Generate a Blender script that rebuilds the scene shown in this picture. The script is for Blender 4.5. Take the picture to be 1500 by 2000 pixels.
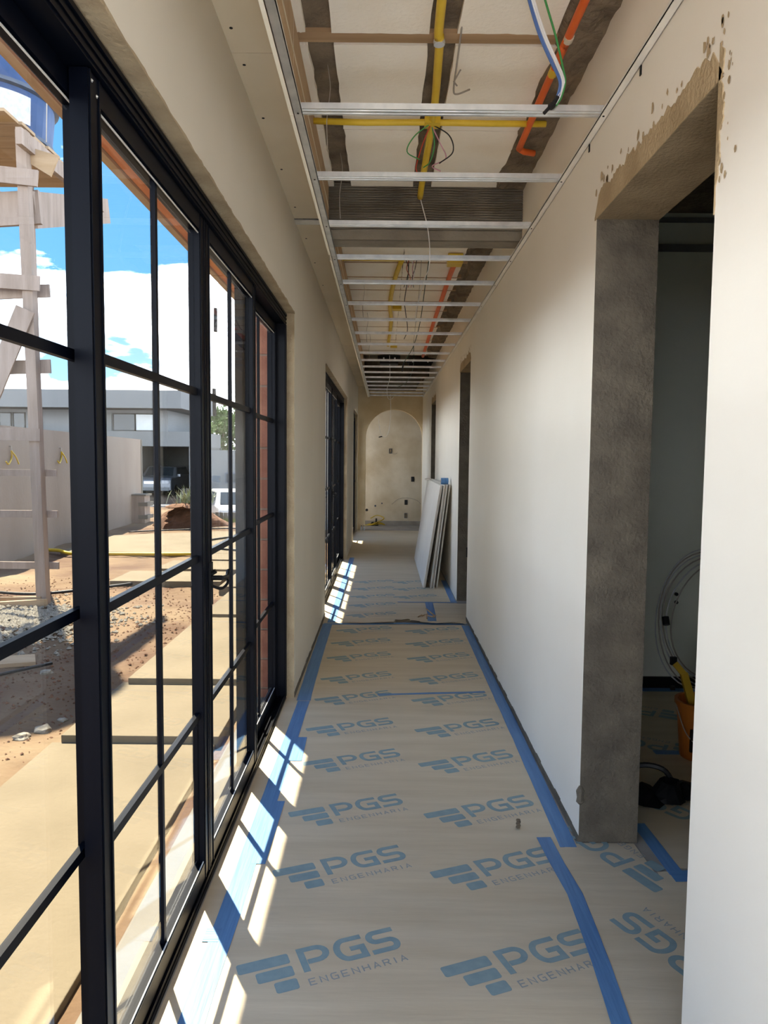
import bpy, math, random
from mathutils import Matrix, Vector, noise
PI = math.pi
random.seed(7)
for o in list(bpy.data.objects): bpy.data.objects.remove(o)
scene = bpy.context.scene
C = scene.collection

# ------------------------------------------------------------------ camera
cam_d = bpy.data.cameras.new('camera'); cam = bpy.data.objects.new('camera', cam_d); C.objects.link(cam)
cam_d.sensor_fit = 'HORIZONTAL'; cam_d.sensor_width = 36.0; cam_d.lens = 36.0*1444/1500
cam_d.clip_start = 0.02; cam_d.clip_end = 500
cam.matrix_world = Matrix.Translation((0, 0, 1.5)) @ Matrix.Rotation(1.497517, 4, 'X') @ Matrix.Rotation(0.0095, 4, 'Z')
scene.camera = cam

# ------------------------------------------------------------------ exposure
vs = scene.view_settings
vs.view_transform = 'Standard'; vs.look = 'None'; vs.gamma = 1.0; vs.use_curve_mapping = False
vs.exposure = 2.7
scene.cycles.max_bounces = 20; scene.cycles.diffuse_bounces = 14; scene.cycles.glossy_bounces = 6; scene.cycles.transparent_max_bounces = 32

# ------------------------------------------------------------------ sky
world = bpy.data.worlds.new('sky'); scene.world = world; world.use_nodes = True
nt = world.node_tree; nt.nodes.clear()
def wn(t, **k):
    n = nt.nodes.new(t)
    for a, b in k.items(): setattr(n, a, b)
    return n
tc = wn('ShaderNodeTexCoord'); sep = wn('ShaderNodeSeparateXYZ'); nt.links.new(tc.outputs['Generated'], sep.inputs[0])
grad = wn('ShaderNodeValToRGB'); nt.links.new(sep.outputs['Z'], grad.inputs[0])
ge = grad.color_ramp.elements
ge[0].position = 0.0; ge[0].color = (0.19, 0.28, 0.35, 1)
ge[1].position = 0.6; ge[1].color = (0.026, 0.088, 0.215, 1)
e = ge.new(0.22); e.color = (0.050, 0.140, 0.255, 1)
mp = wn('ShaderNodeMapping'); mp.inputs['Scale'].default_value = (2.6, 2.6, 7.5); mp.inputs['Location'].default_value = (1.7, 0.4, 0.35)
nt.links.new(tc.outputs['Generated'], mp.inputs[0])
nz = wn('ShaderNodeTexNoise'); nz.inputs['Scale'].default_value = 1.15; nz.inputs['Detail'].default_value = 9; nz.inputs['Roughness'].default_value = 0.56
nt.links.new(mp.outputs[0], nz.inputs['Vector'])
elev = wn('ShaderNodeMapRange'); elev.inputs[1].default_value = 0.02; elev.inputs[2].default_value = 0.42
elev.inputs[3].default_value = 0.12; elev.inputs[4].default_value = -0.07
nt.links.new(sep.outputs['Z'], elev.inputs[0])
addn = wn('ShaderNodeMath', operation='ADD'); nt.links.new(nz.outputs['Fac'], addn.inputs[0]); nt.links.new(elev.outputs[0], addn.inputs[1])
cr = wn('ShaderNodeValToRGB'); cr.color_ramp.elements[0].position = 0.50; cr.color_ramp.elements[1].position = 0.62
nt.links.new(addn.outputs[0], cr.inputs[0])
mixw = wn('ShaderNodeMixRGB'); nt.links.new(cr.outputs[0], mixw.inputs[0]); nt.links.new(grad.outputs[0], mixw.inputs[1])
mixw.inputs[2].default_value = (1.95, 2.03, 2.15, 1)
bg = wn('ShaderNodeBackground'); bg.inputs['Strength'].default_value = 0.85
nt.links.new(mixw.outputs[0], bg.inputs[0])
wo = wn('ShaderNodeOutputWorld'); nt.links.new(bg.outputs[0], wo.inputs[0])

# ------------------------------------------------------------------ sun
sd = bpy.data.lights.new('sun', 'SUN'); sun = bpy.data.objects.new('sun', sd); C.objects.link(sun)
sd.energy = 3.4; sd.angle = math.radians(0.6); sd.color = (1.0, 0.89, 0.69)
sun.rotation_euler = Vector((0.324, -0.604, -1.0)).to_track_quat('-Z', 'Y').to_euler()
sun.location = (-6, 11, 18)

# ------------------------------------------------------------------ materials
MATS = {}
def mat(name, c1, c2=None, scale=6.0, rough=0.8, metal=0.0, bump=0.0, bscale=None, stretch=(1, 1, 1), contrast=(0.35, 0.65), c3=None, spec=0.35, detail=6):
    m = bpy.data.materials.new(name); m.use_nodes = True
    t = m.node_tree; b = t.nodes['Principled BSDF']
    b.inputs['Roughness'].default_value = rough; b.inputs['Metallic'].default_value = metal
    b.inputs['Specular IOR Level'].default_value = spec
    tcn = t.nodes.new('ShaderNodeTexCoord'); mpn = t.nodes.new('ShaderNodeMapping')
    mpn.inputs['Scale'].default_value = stretch
    geo = t.nodes.new('ShaderNodeNewGeometry')
    t.links.new(geo.outputs['Position'], mpn.inputs[0])
    n = t.nodes.new('ShaderNodeTexNoise'); n.inputs['Scale'].default_value = scale; n.inputs['Detail'].default_value = detail
    t.links.new(mpn.outputs[0], n.inputs['Vector'])
    r = t.nodes.new('ShaderNodeValToRGB')
    r.color_ramp.elements[0].position = contrast[0]; r.color_ramp.elements[1].position = contrast[1]
    r.color_ramp.elements[0].color = (*c1, 1); r.color_ramp.elements[1].color = (*(c2 or c1), 1)
    if c3:
        q = r.color_ramp.elements.new(min(0.98, contrast[1]+0.12)); q.color = (*c3, 1)
    t.links.new(n.outputs['Fac'], r.inputs[0]); t.links.new(r.outputs[0], b.inputs['Base Color'])
    if bump:
        n2 = t.nodes.new('ShaderNodeTexNoise'); n2.inputs['Scale'].default_value = bscale or scale*4; n2.inputs['Detail'].default_value = 5
        t.links.new(mpn.outputs[0], n2.inputs['Vector'])
        bp = t.nodes.new('ShaderNodeBump'); bp.inputs['Strength'].default_value = bump; bp.inputs['Distance'].default_value = 0.02
        t.links.new(n2.outputs['Fac'], bp.inputs['Height']); t.links.new(bp.outputs[0], b.inputs['Normal'])
    MATS[name] = m
    return m
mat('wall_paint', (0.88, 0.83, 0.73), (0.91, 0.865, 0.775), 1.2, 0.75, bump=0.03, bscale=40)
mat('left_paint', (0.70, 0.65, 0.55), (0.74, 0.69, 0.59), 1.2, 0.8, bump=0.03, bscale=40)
mat('mortar', (0.105, 0.089, 0.069), (0.174, 0.148, 0.111), 9, 0.95, bump=0.6, bscale=60, contrast=(0.3, 0.7))
mat('lintel_mortar', (0.253, 0.190, 0.113), (0.338, 0.260, 0.162), 7, 0.95, bump=0.4, bscale=70)
mat('wall_skim', (0.40, 0.30, 0.175), (0.50, 0.385, 0.235), 7, 0.95, bump=0.4, bscale=70)
mat('reveal_plaster', (0.34, 0.26, 0.165), (0.43, 0.345, 0.225), 8, 0.95, bump=0.4, bscale=70)
mat('old_plaster', (0.60, 0.52, 0.38), (0.76, 0.70, 0.58), 2.2, 0.9, bump=0.15, bscale=20, c3=(0.66, 0.58, 0.44))
mat('arch_plaster', (0.62, 0.49, 0.29), (0.74, 0.62, 0.42), 2.5, 0.9, bump=0.15, bscale=30)
mat('room_paint', (0.663, 0.689, 0.612), (0.740, 0.765, 0.676), 1.0, 0.8)
mat('board', (0.66, 0.57, 0.42), (0.70, 0.61, 0.46), 3, 0.85)
mat('board_edge', (0.90, 0.84, 0.70), (0.93, 0.88, 0.76), 9, 0.9)
mat('board_back', (0.42, 0.29, 0.17), (0.50, 0.36, 0.22), 5, 0.9)
mat('drywall_face', (0.72, 0.68, 0.61), (0.76, 0.72, 0.65), 3, 0.85)
mat('drywall_edge', (0.50, 0.46, 0.40), (0.66, 0.62, 0.55), 20, 0.9, stretch=(1, 1, 0.1))
mat('galv', (0.62, 0.64, 0.65), (0.80, 0.81, 0.81), 14, 0.36, metal=0.85, stretch=(1, 1, 1))
mat('galv_painted', (0.80, 0.78, 0.73), (0.88, 0.86, 0.81), 6, 0.5, metal=0.1)
mat('foam', (0.90, 0.83, 0.71), (0.94, 0.89, 0.79), 5, 0.9, bump=0.2, bscale=60, contrast=(0.25, 0.6))
mat('slab_concrete', (0.128, 0.098, 0.068), (0.238, 0.187, 0.128), 7, 0.95, bump=0.7, bscale=45)
mat('rib_wood', (0.34, 0.22, 0.12), (0.46, 0.31, 0.18), 6, 0.9, stretch=(0.3, 4, 1))
mat('beam_concrete', (0.190, 0.166, 0.133), (0.266, 0.237, 0.190), 5, 0.95, bump=0.3, bscale=60)
mat('painted_shade', (0.05, 0.038, 0.025), (0.10, 0.08, 0.05), 6, 0.9)  # dark brown that paints in the unlit look of the far ceiling
mat('frame_black', (0.0010, 0.0018, 0.0050), (0.0014, 0.0024, 0.0062), 3, 0.40, spec=0.10)
mat('frame_groove', (0.003, 0.004, 0.006), None, 3, 0.6)
mat('gasket', (0.55, 0.56, 0.56), (0.65, 0.66, 0.66), 20, 0.5)
mat('paper', (0.57, 0.475, 0.335), (0.64, 0.545, 0.40), 2.2, 0.55, bump=0.4, bscale=1.6, stretch=(0.6, 5, 1), spec=0.4)
mat('print_blue', (0.215, 0.315, 0.345), (0.26, 0.355, 0.38), 30, 0.55)
mat('print_grey', (0.30, 0.33, 0.34), None, 30, 0.55)
mat('tape', (0.085, 0.205, 0.43), (0.115, 0.26, 0.50), 5, 0.45, stretch=(12, 0.6, 1), bump=0.15, bscale=6)
mat('tape_crossways', (0.085, 0.205, 0.43), (0.115, 0.26, 0.50), 5, 0.45, stretch=(0.6, 12, 1), bump=0.15, bscale=6)
mat('floor_concrete', (0.30, 0.28, 0.25), (0.38, 0.36, 0.33), 5, 0.9)
mat('yellow_pipe', (0.68, 0.46, 0.03), (0.76, 0.53, 0.05), 9, 0.45)
mat('orange_pipe', (0.72, 0.12, 0.02), (0.80, 0.16, 0.03), 9, 0.45)
mat('pipe_mortar', (0.55, 0.48, 0.38), (0.66, 0.58, 0.47), 30, 0.9)
for nme, c in (('wire_white', (0.8, 0.8, 0.8)), ('wire_blue', (0.10, 0.18, 0.42)), ('wire_green', (0.06, 0.28, 0.08)), ('wire_dark_green', (0.02, 0.07, 0.04)), ('wire_black', (0.012, 0.012, 0.014)),
               ('wire_red', (0.5, 0.06, 0.03)), ('wire_pink', (0.55, 0.28, 0.35)), ('wire_steel', (0.33, 0.30, 0.26)), ('wire_yellow', (0.52, 0.37, 0.03))):
    mat(nme, c, None, 5, 0.5)
mat('black_plastic', (0.004, 0.004, 0.005), (0.007, 0.007, 0.008), 8, 0.5, spec=0.2)
mat('orange_plastic', (0.450, 0.132, 0.018), (0.492, 0.156, 0.024), 6, 0.45)
mat('yellow_plastic', (0.480, 0.300, 0.024), None, 6, 0.45)
mat('label_white', (0.525, 0.532, 0.546), (0.385, 0.406, 0.434), 25, 0.6)
# outdoors
mat('soil', (0.075, 0.037, 0.019), (0.136, 0.087, 0.047), 0.9, 0.95, bump=0.9, bscale=9, c3=(0.167, 0.120, 0.068), contrast=(0.36, 0.56), detail=10)
mat('gravel', (0.157, 0.139, 0.109), (0.289, 0.265, 0.217), 30, 0.9)
mat('paver', (0.131, 0.104, 0.065), (0.157, 0.126, 0.081), 2.2, 0.9, bump=0.15, bscale=40)
mat('ledge', (0.146, 0.134, 0.111), (0.165, 0.153, 0.129), 4, 0.85, bump=0.1, bscale=40)
mat('stucco', (0.260, 0.211, 0.171), (0.314, 0.263, 0.218), 1.2, 0.95, stretch=(1, 1, 0.35), bump=0.3, bscale=30)
mat('grey_render', (0.189, 0.200, 0.210), (0.217, 0.228, 0.239), 0.6, 0.9)
mat('light_render', (0.166, 0.175, 0.179), (0.181, 0.191, 0.195), 0.6, 0.9)
mat('dark_glass', (0.02, 0.028, 0.035), (0.03, 0.04, 0.05), 2, 0.15)
mat('pale_glass', (0.42, 0.47, 0.50), (0.50, 0.55, 0.58), 2, 0.25)
mat('garage_dark', (0.10, 0.105, 0.10), (0.13, 0.135, 0.13), 1, 0.9)
mat('timber', (0.254, 0.200, 0.163), (0.339, 0.273, 0.231), 4, 0.9, stretch=(3, 3, 0.35), bump=0.3, bscale=20)
mat('timber_fresh', (0.320, 0.221, 0.128), (0.384, 0.279, 0.175), 4, 0.9, stretch=(0.4, 3, 3), bump=0.2, bscale=20)
mat('soffit_wood', (0.599, 0.217, 0.108), (0.765, 0.318, 0.167), 5, 0.9, stretch=(6, 0.5, 1), bump=0.25, bscale=12)
mat('fascia_cream', (0.467, 0.316, 0.203), (0.541, 0.392, 0.263), 5, 0.9, stretch=(4, 0.5, 4))
mat('tank_blue', (0.017, 0.047, 0.132), (0.028, 0.066, 0.176), 4, 0.5)
mat('tank_rim', (0.07, 0.09, 0.13), None, 4, 0.5)
mat('brick_red', (0.236, 0.093, 0.059), (0.329, 0.149, 0.098), 9, 0.9, bump=0.3, bscale=50)
mat('column_concrete', (0.306, 0.287, 0.252), (0.396, 0.368, 0.323), 5, 0.9, bump=0.3, bscale=50, stretch=(1, 1, 0.5))
mat('joint', (0.24, 0.17, 0.13), (0.28, 0.21, 0.165), 10, 0.95)
mat('car_grey', (0.16, 0.18, 0.21), (0.18, 0.20, 0.23), 2, 0.3, metal=0.5)
mat('car_white', (0.325, 0.329, 0.334), None, 2, 0.3)
mat('car_light', (0.45, 0.10, 0.08), None, 2, 0.3)
mat('tyre', (0.015, 0.015, 0.015), None, 2, 0.8)
mat('leaf', (0.062, 0.124, 0.028), (0.136, 0.211, 0.062), 1.2, 0.7)
mat('leaf_pale', (0.211, 0.260, 0.124), (0.372, 0.397, 0.285), 5, 0.7)
mat('grass', (0.124, 0.174, 0.037), (0.211, 0.236, 0.062), 8, 0.9)
mat('bark', (0.16, 0.11, 0.07), (0.24, 0.17, 0.11), 12, 0.9)
mat('fence_grey', (0.136, 0.124, 0.112), (0.198, 0.180, 0.161), 6, 0.9, stretch=(6, 6, 0.5))
mat('mound_soil', (0.101, 0.046, 0.023), (0.168, 0.083, 0.046), 5, 0.95, bump=0.9, bscale=14)
mat('dark_fence', (0.06, 0.06, 0.055), (0.09, 0.085, 0.08), 6, 0.9)

def glass_mat():
    m = bpy.data.materials.new('glass'); m.use_nodes = True; t = m.node_tree; t.nodes.clear()
    out = t.nodes.new('ShaderNodeOutputMaterial'); mx = t.nodes.new('ShaderNodeMixShader')
    tr = t.nodes.new('ShaderNodeBsdfTransparent'); tr.inputs[0].default_value = (0.975, 0.985, 0.98, 1)
    gl = t.nodes.new('ShaderNodeBsdfGlossy'); gl.inputs['Roughness'].default_value = 0.0; gl.inputs[0].default_value = (1, 1, 1, 1)
    lw = t.nodes.new('ShaderNodeLayerWeight'); lw.inputs['Blend'].default_value = 0.5
    pw = t.nodes.new('ShaderNodeMath'); pw.operation = 'POWER'; pw.inputs[1].default_value = 5.0
    ml = t.nodes.new('ShaderNodeMath'); ml.operation = 'MULTIPLY_ADD'; ml.inputs[1].default_value = 0.28; ml.inputs[2].default_value = 0.03
    t.links.new(lw.outputs['Facing'], pw.inputs[0]); t.links.new(pw.outputs[0], ml.inputs[0]); t.links.new(ml.outputs[0], mx.inputs[0])
    t.links.new(tr.outputs[0], mx.inputs[1]); t.links.new(gl.outputs[0], mx.inputs[2]); t.links.new(mx.outputs[0], out.inputs[0])
    MATS['glass'] = m
glass_mat()

# ------------------------------------------------------------------ mesh builder
class MB:
    def __init__(s): s.v = []; s.f = []; s.m = []
    def add(s, vs, fs, mi=0):
        b = len(s.v); s.v += [tuple(v) for v in vs]; s.f += [tuple(i+b for i in f) for f in fs]; s.m += [mi]*len(fs); return s
    def box(s, x0, x1, y0, y1, z0, z1, mi=0, faces=None):
        # faces: dict of material index per side (-x,+x,-y,+y,-z,+z)
        v = [(x0, y0, z0), (x1, y0, z0), (x1, y1, z0), (x0, y1, z0), (x0, y0, z1), (x1, y0, z1), (x1, y1, z1), (x0, y1, z1)]
        F = {'-z': (3, 2, 1, 0), '+z': (4, 5, 6, 7), '-y': (0, 1, 5, 4), '+x': (1, 2, 6, 5), '+y': (2, 3, 7, 6), '-x': (3, 0, 4, 7)}
        for k, f in F.items(): s.add([v[i] for i in f], [(0, 1, 2, 3)], (faces or {}).get(k, mi))
        return s
    def beam(s, a, b, w, h, up=(0, 0, 1), mi=0, w2=None, h2=None):
        a = Vector(a); b = Vector(b); d = (b-a).normalized(); u = Vector(up)
        r = d.cross(u)
        if r.length < 1e-4: r = d.cross(Vector((1, 0, 0)))
        r.normalize(); u = r.cross(d).normalized()
        w2 = w2 or w; h2 = h2 or h
        v = [a-r*w/2-u*h/2, a+r*w/2-u*h/2, a+r*w/2+u*h/2, a-r*w/2+u*h/2, b-r*w2/2-u*h2/2, b+r*w2/2-u*h2/2, b+r*w2/2+u*h2/2, b-r*w2/2+u*h2/2]
        return s.add(v, [(0, 1, 2, 3), (7, 6, 5, 4), (1, 0, 4, 5), (2, 1, 5, 6), (3, 2, 6, 7), (0, 3, 7, 4)], mi)
    def tube(s, pts, r, n=8, mi=0, cap=True):
        P = [Vector(p) for p in pts]; rr = r if isinstance(r, (list, tuple)) else [r]*len(P)
        base = len(s.v); prev = None
        for i, p in enumerate(P):
            d = (P[min(i+1, len(P)-1)]-P[max(i-1, 0)]).normalized()
            if prev is None:
                x = d.cross(Vector((0, 0, 1)))
                if x.length < 1e-3: x = d.cross(Vector((1, 0, 0)))
            else: x = prev-d*prev.dot(d)
            x.normalize(); prev = x; y = d.cross(x)
            for k in range(n):
                a = 2*PI*k/n; s.v.append(tuple(p+(x*math.cos(a)+y*math.sin(a))*rr[i]))
        for i in range(len(P)-1):
            for k in range(n):
                k2 = (k+1) % n
                s.f.append((base+i*n+k2, base+i*n+k, base+(i+1)*n+k, base+(i+1)*n+k2)); s.m.append(mi)
        if cap:
            s.f.append(tuple(base+k for k in range(n))); s.m.append(mi)
            s.f.append(tuple(base+(len(P)-1)*n+k for k in reversed(range(n)))); s.m.append(mi)
        return s
    def lathe(s, prof, c, n=24, mi=0):
        base = len(s.v); cx, cy, cz = c
        for r, z in prof:
            for k in range(n):
                a = 2*PI*k/n; s.v.append((cx+r*math.cos(a), cy+r*math.sin(a), cz+z))
        for i in range(len(prof)-1):
            for k in range(n):
                k2 = (k+1) % n
                s.f.append((base+i*n+k, base+i*n+k2, base+(i+1)*n+k2, base+(i+1)*n+k)); s.m.append(mi)
        s.f.append(tuple(base+k for k in reversed(range(n)))); s.m.append(mi)
        s.f.append(tuple(base+(len(prof)-1)*n+k for k in range(n))); s.m.append(mi)
        return s
    def prism(s, poly, z0, z1, mi=0):
        n = len(poly)
        v = [(x, y, z0) for x, y in poly]+[(x, y, z1) for x, y in poly]
        f = [tuple(reversed(range(n))), tuple(range(n, 2*n))]+[(i, (i+1) % n, n+(i+1) % n, n+i) for i in range(n)]
        return s.add(v, f, mi)
    def build(s, name, mats, parent=None, smooth=False, bevel=0):
        me = bpy.data.meshes.new(name); me.from_pydata(s.v, [], s.f)
        if isinstance(mats, str): mats = [mats]
        for m in mats: me.materials.append(MATS[m])
        me.polygons.foreach_set('material_index', s.m)
        if smooth: me.polygons.foreach_set('use_smooth', [True]*len(me.polygons))
        me.update()
        o = bpy.data.objects.new(name, me); C.objects.link(o)
        if parent: o.parent = parent
        if bevel:
            b = o.modifiers.new('bevel', 'BEVEL'); b.width = bevel; b.segments = 2; b.limit_method = 'ANGLE'
        return o
def tag(o, label=None, cat=None, group=None, kind=None):
    if label: o['label'] = label
    if cat: o['category'] = cat
    if group: o['group'] = group
    if kind: o['kind'] = kind
    return o
def empty(name, loc=(0, 0, 0)):
    o = bpy.data.objects.new(name, None); o.empty_display_size = 0.1; C.objects.link(o); o.location = loc; return o
def thing(name, label, cat, group=None, kind=None):
    return tag(empty(name), label, cat, group, kind)
def box(name, m, parent, *a, bevel=0):
    return MB().box(*a).build(name, m, parent, bevel=bevel)
def curve(pts, n=8):
    # Catmull-Rom through points
    P = [Vector(p) for p in pts]; P = [P[0]*2-P[1]]+P+[P[-1]*2-P[-2]]; out = []
    for i in range(1, len(P)-2):
        for k in range(n):
            t = k/n; a, b, c, d = P[i-1], P[i], P[i+1], P[i+2]
            out.append(0.5*((2*b)+(c-a)*t+(2*a-5*b+4*c-d)*t*t+(3*b-a-3*c+d)*t**3))
    out.append(P[-2]); return out
def link_copy(o, parent=None):
    c = o.copy(); C.objects.link(c); c.parent = parent; return c
def copy_tree(o, parent=None):
    c = link_copy(o, parent)
    for ch in list(o.children): copy_tree(ch, c)
    return c

LX, RX, SLAB, Y0, YE = -0.55, 0.775, 3.05, -0.4, 15.25

# ================================================================== STRUCTURE
fl = MB().box(-0.70, 4.2, Y0, 17.2, -0.15, 0.0).box(-1.9, -0.70, YE, 17.2, -0.15, 0.0).build('floor', 'floor_concrete')
tag(fl, 'bare concrete floor slab under the protective paper', 'floor', kind='structure')

def wall_with_openings(name, label, x0, x1, y0, y1, z1, ops, mats, inner, kind='structure'):
    """ops: (ya, yb, head); mats: [0 plain, 1 inner paint, 2 jamb, 3 head]"""
    b = MB(); f0 = {inner: 1}
    y = y0
    for ya, yb, h in ops:
        b.box(x0, x1, y, ya, 0, z1, 0, {**f0, '+y': 2, '-y': 2})
        b.box(x0, x1, ya, yb, h, z1, 0, {**f0, '-z': 3})
        y = yb
    b.box(x0, x1, y, y1, 0, z1, 0, {**f0, '-y': 2})
    return tag(b.build(name, mats), label, 'wall', kind=kind)
LOPS = [(0.55, 4.52, 2.36), (6.88, 10.85, 2.36), (13.1, 14.95, 2.36)]
ROPS = [(1.795, 2.80, 2.385), (6.80, 7.72, 2.385), (11.35, 12.35, 2.385)]
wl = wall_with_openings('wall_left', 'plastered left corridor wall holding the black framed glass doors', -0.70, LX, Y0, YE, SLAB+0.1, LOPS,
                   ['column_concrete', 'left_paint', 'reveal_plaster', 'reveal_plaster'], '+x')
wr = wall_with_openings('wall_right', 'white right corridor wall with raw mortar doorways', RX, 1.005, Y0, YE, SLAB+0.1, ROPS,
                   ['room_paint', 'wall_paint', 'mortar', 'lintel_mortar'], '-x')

def ragged(name, x, nx, ya, yb, z0, z1, m, parent, seed, amp=0.03, n=60, t=0.003, taper=True, blobs=0):
    """ragged skim of mortar on a wall facing nx: straight lower edge at z0, broken upper edge about z1"""
    b = MB(); rng = random.Random(seed); lo = []; up = []
    for i in range(n+1):
        y = ya+(yb-ya)*i/n
        h = z1-z0+amp*(noise.noise((y*9+seed, seed*1.7, 0))*1.3+noise.noise((y*38, seed, 3))*0.9)
        if taper: h *= min(1, (i+0.4)/4, (n-i+0.4)/4)
        lo.append((x, y, z0)); up.append((x, y, z0+max(0.004, h)))
    dx = nx*t
    N = n+1
    v = lo+up+[(p[0]+dx, p[1], p[2]) for p in lo]+[(p[0]+dx, p[1], p[2]) for p in up]
    f = []
    for i in range(n):
        f += [(2*N+i, 2*N+i+1, 3*N+i+1, 3*N+i), (N+i, N+i+1, 3*N+i+1, 3*N+i), (i, i+1, 2*N+i+1, 2*N+i)]
    b.add(v, f)
    for k in range(blobs):
        y = rng.uniform(ya, yb); z = z1+rng.uniform(-0.5, 1.0)*amp*2.2; r = rng.uniform(0.004, 0.014)
        pts = [(x+dx*0.8, y+r*math.cos(a)*rng.uniform(.5, 1.2), z+1.4*r*math.sin(a)*rng.uniform(.5, 1.2)) for a in [j*2*PI/7 for j in range(7)]]
        b.add(pts, [tuple(range(7))])
    return b.build(name, m, parent)
for k, (ya, yb, h) in enumerate(ROPS):
    ragged('mortar_patch', RX, -1, ya-0.02, yb+0.02, h, h+0.085, 'wall_skim', wr, 3+k, 0.028, 70, blobs=26)
def side_patch(x, nx, y, z0, z1, w, m, parent, seed):
    b = MB(); n = 50; v = []
    for i in range(n+1):
        z = z0+(z1-z0)*i/n
        ww = max(0.002, w*(0.5+noise.noise((z*11, seed, 0))+0.5*noise.noise((z*40, seed, 2)))*min(1, i/8))
        v += [(x, y, z), (x+nx*0.003, y, z), (x+nx*0.003, y-ww, z), (x, y-ww, z)]
    f = []
    for i in range(n):
        for j in range(3): f.append((4*i+j, 4*i+j+1, 4*i+j+5, 4*i+j+4))
    b.add(v, f); rng = random.Random(seed)
    for k in range(40):
        z = rng.uniform(z0, z1+0.25); yy = y-abs(rng.gauss(0.03, 0.035)); r = rng.uniform(0.002, 0.008)
        b.add([(x+nx*0.002, yy+r*math.cos(a), z+1.6*r*math.sin(a)*rng.uniform(.6, 1.3)) for a in [j*2*PI/6 for j in range(6)]], [tuple(range(6))])
    return b.build('mortar_patch', m, parent)
side_patch(RX, -1, 1.797, 2.08, 2.47, 0.035, 'wall_skim', wr, 4)
for k, (ya, yb, h) in enumerate(LOPS[:2]):
    ragged('plaster_patch', LX, 1, ya+0.02, yb, h-0.002, h+0.006, 'reveal_plaster', wl, 13+k, 0.006, 160, taper=False)
# chipped wall foot of the near doorway and raw skirting strip left unpainted
b = MB()
for i in range(40):
    y = 2.80+(6.8-2.80)*i/40
    b.box(RX-0.004, RX, y, y+0.1, 0, 0.03+0.012*noise.noise((y*7, 0, 0)), 0)
b.build('raw_wall_foot', 'mortar', wr)
b = MB()
for i in range(24):
    y = 4.52+(6.88-4.52)*i/24
    b.box(LX, LX+0.004, y, y+0.0985, 0, 0.035+0.012*noise.noise((y*7, 5, 0)), 0)
b.build('raw_wall_foot', 'mortar', wl)
b = MB()
b.lathe([(0.004, 0), (0.016, 0.012), (0.013, 0.03), (0.017, 0.055), (0.006, 0.075)], (RX+0.002, 2.80, 0.155), 8)
b.build('chipped_corner', 'mortar', wr)
b = MB().box(RX-0.012, RX+0.02, 6.79, 6.80, 0.59, 0.68)
b.build('hinge_box', 'black_plastic', wr)

# arch wall at the end and the room behind it
b = MB(); n = 28; cx, rad, spr = 0.19, 0.583, 1.905; ya, yb = YE, YE+0.20; top = SLAB+0.1
xs0, xs1 = -0.70, 1.005
outer = []; arc = []
for i in range(n+1):
    a = PI-PI*i/n; arc.append((cx+rad*math.cos(a), spr+rad*math.sin(a)))
path = [(cx-rad, 0.0)]+arc+[(cx+rad, 0.0)]
def outpt(p):
    return (p[0], top)
for yy, flip in ((ya, False), (yb, True)):
    f = []
    quads = [[(xs0, 0), (cx-rad, 0), (cx-rad, spr), (xs0, spr)], [(xs0, spr), (cx-rad, spr), (cx-rad, top), (xs0, top)],
             [(cx+rad, 0), (xs1, 0), (xs1, spr), (cx+rad, spr)], [(cx+rad, spr), (xs1, spr), (xs1, top), (cx+rad, top)]]
    for i in range(n):
        p, q = arc[i], arc[i+1]; quads.append([p, q, (q[0], top), (p[0], top)])
    for qd in quads:
        v = [(x, yy, z) for x, z in qd]; b.add(v if not flip else v[::-1], [(0, 1, 2, 3)])
for i in range(len(path)-1):
    p, q = path[i], path[i+1]
    b.add([(p[0], ya, p[1]), (p[0], yb, p[1]), (q[0], yb, q[1]), (q[0], ya, q[1])], [(0, 1, 2, 3)])
tag(b.build('wall_end', 'arch_plaster'), 'tan end wall with a round arched opening', 'wall', kind='structure')
wb = box('wall_back', 'old_plaster', None, -1.9, 2.6, 16.5, 16.65, 0, SLAB+0.1)
tag(wb, 'unpainted back wall seen through the arch', 'wall', kind='structure')
b = MB().box(-1.9, 2.6, 16.47, 16.5, 0, 0.09); b.build('dark_skirting', 'floor_concrete', wb)
mat('white_render', (0.80, 0.78, 0.73), (0.84, 0.82, 0.78), 2, 0.9)
tag(box('wall_hall_right', 'white_render', None, 2.45, 2.6, YE, 16.5, 0, SLAB), 'pale right side wall of the space behind the arch', 'wall', kind='structure')
tag(box('wall_hall_return', 'white_render', None, -1.9, -0.70, YE, YE+0.15, -0.2, SLAB), 'pale outside return wall beyond the farthest glass door', 'wall', kind='structure')

# right-hand rooms (closed and dark)
b = MB().box(1.005, 4.2, 4.80, 4.95, 0, SLAB+0.1)
wroom = tag(b.build('wall_room_far', 'room_paint'), 'dim grey-green far wall of the room beside the corridor', 'wall', kind='structure')
b = MB().box(1.005, 4.0, 4.77, 4.80, 2.82, 2.86); b.build('cornice_rail', 'light_render', wroom)
b = MB().box(1.005, 4.0, 4.785, 4.80, 3.0, 3.03); b.build('cornice_rail', 'light_render', wroom)
for nm, lab, q in (('wall_room_outer', 'long outer wall of the side rooms', (4.05, 4.2, Y0, YE)), ('wall_room_near', 'near end wall of the first side room', (1.005, 4.2, Y0-0.15, Y0)),
                   ('wall_room_partition', 'partition between the second and third side rooms', (1.005, 4.05, 9.5, 9.65)), ('wall_room_end', 'end wall of the last side room', (1.005, 4.05, YE-0.1, YE))):
    tag(box(nm, 'room_paint', None, *q, 0, SLAB+0.1), lab, 'wall', kind='structure')
bbd = box('baseboard_room', 'black_plastic', None, 1.01, 4.0, 4.782, 4.80, 0.0, 0.075)
tag(bbd, 'dark skirting at the foot of the side room wall', 'baseboard', kind='structure')

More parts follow.
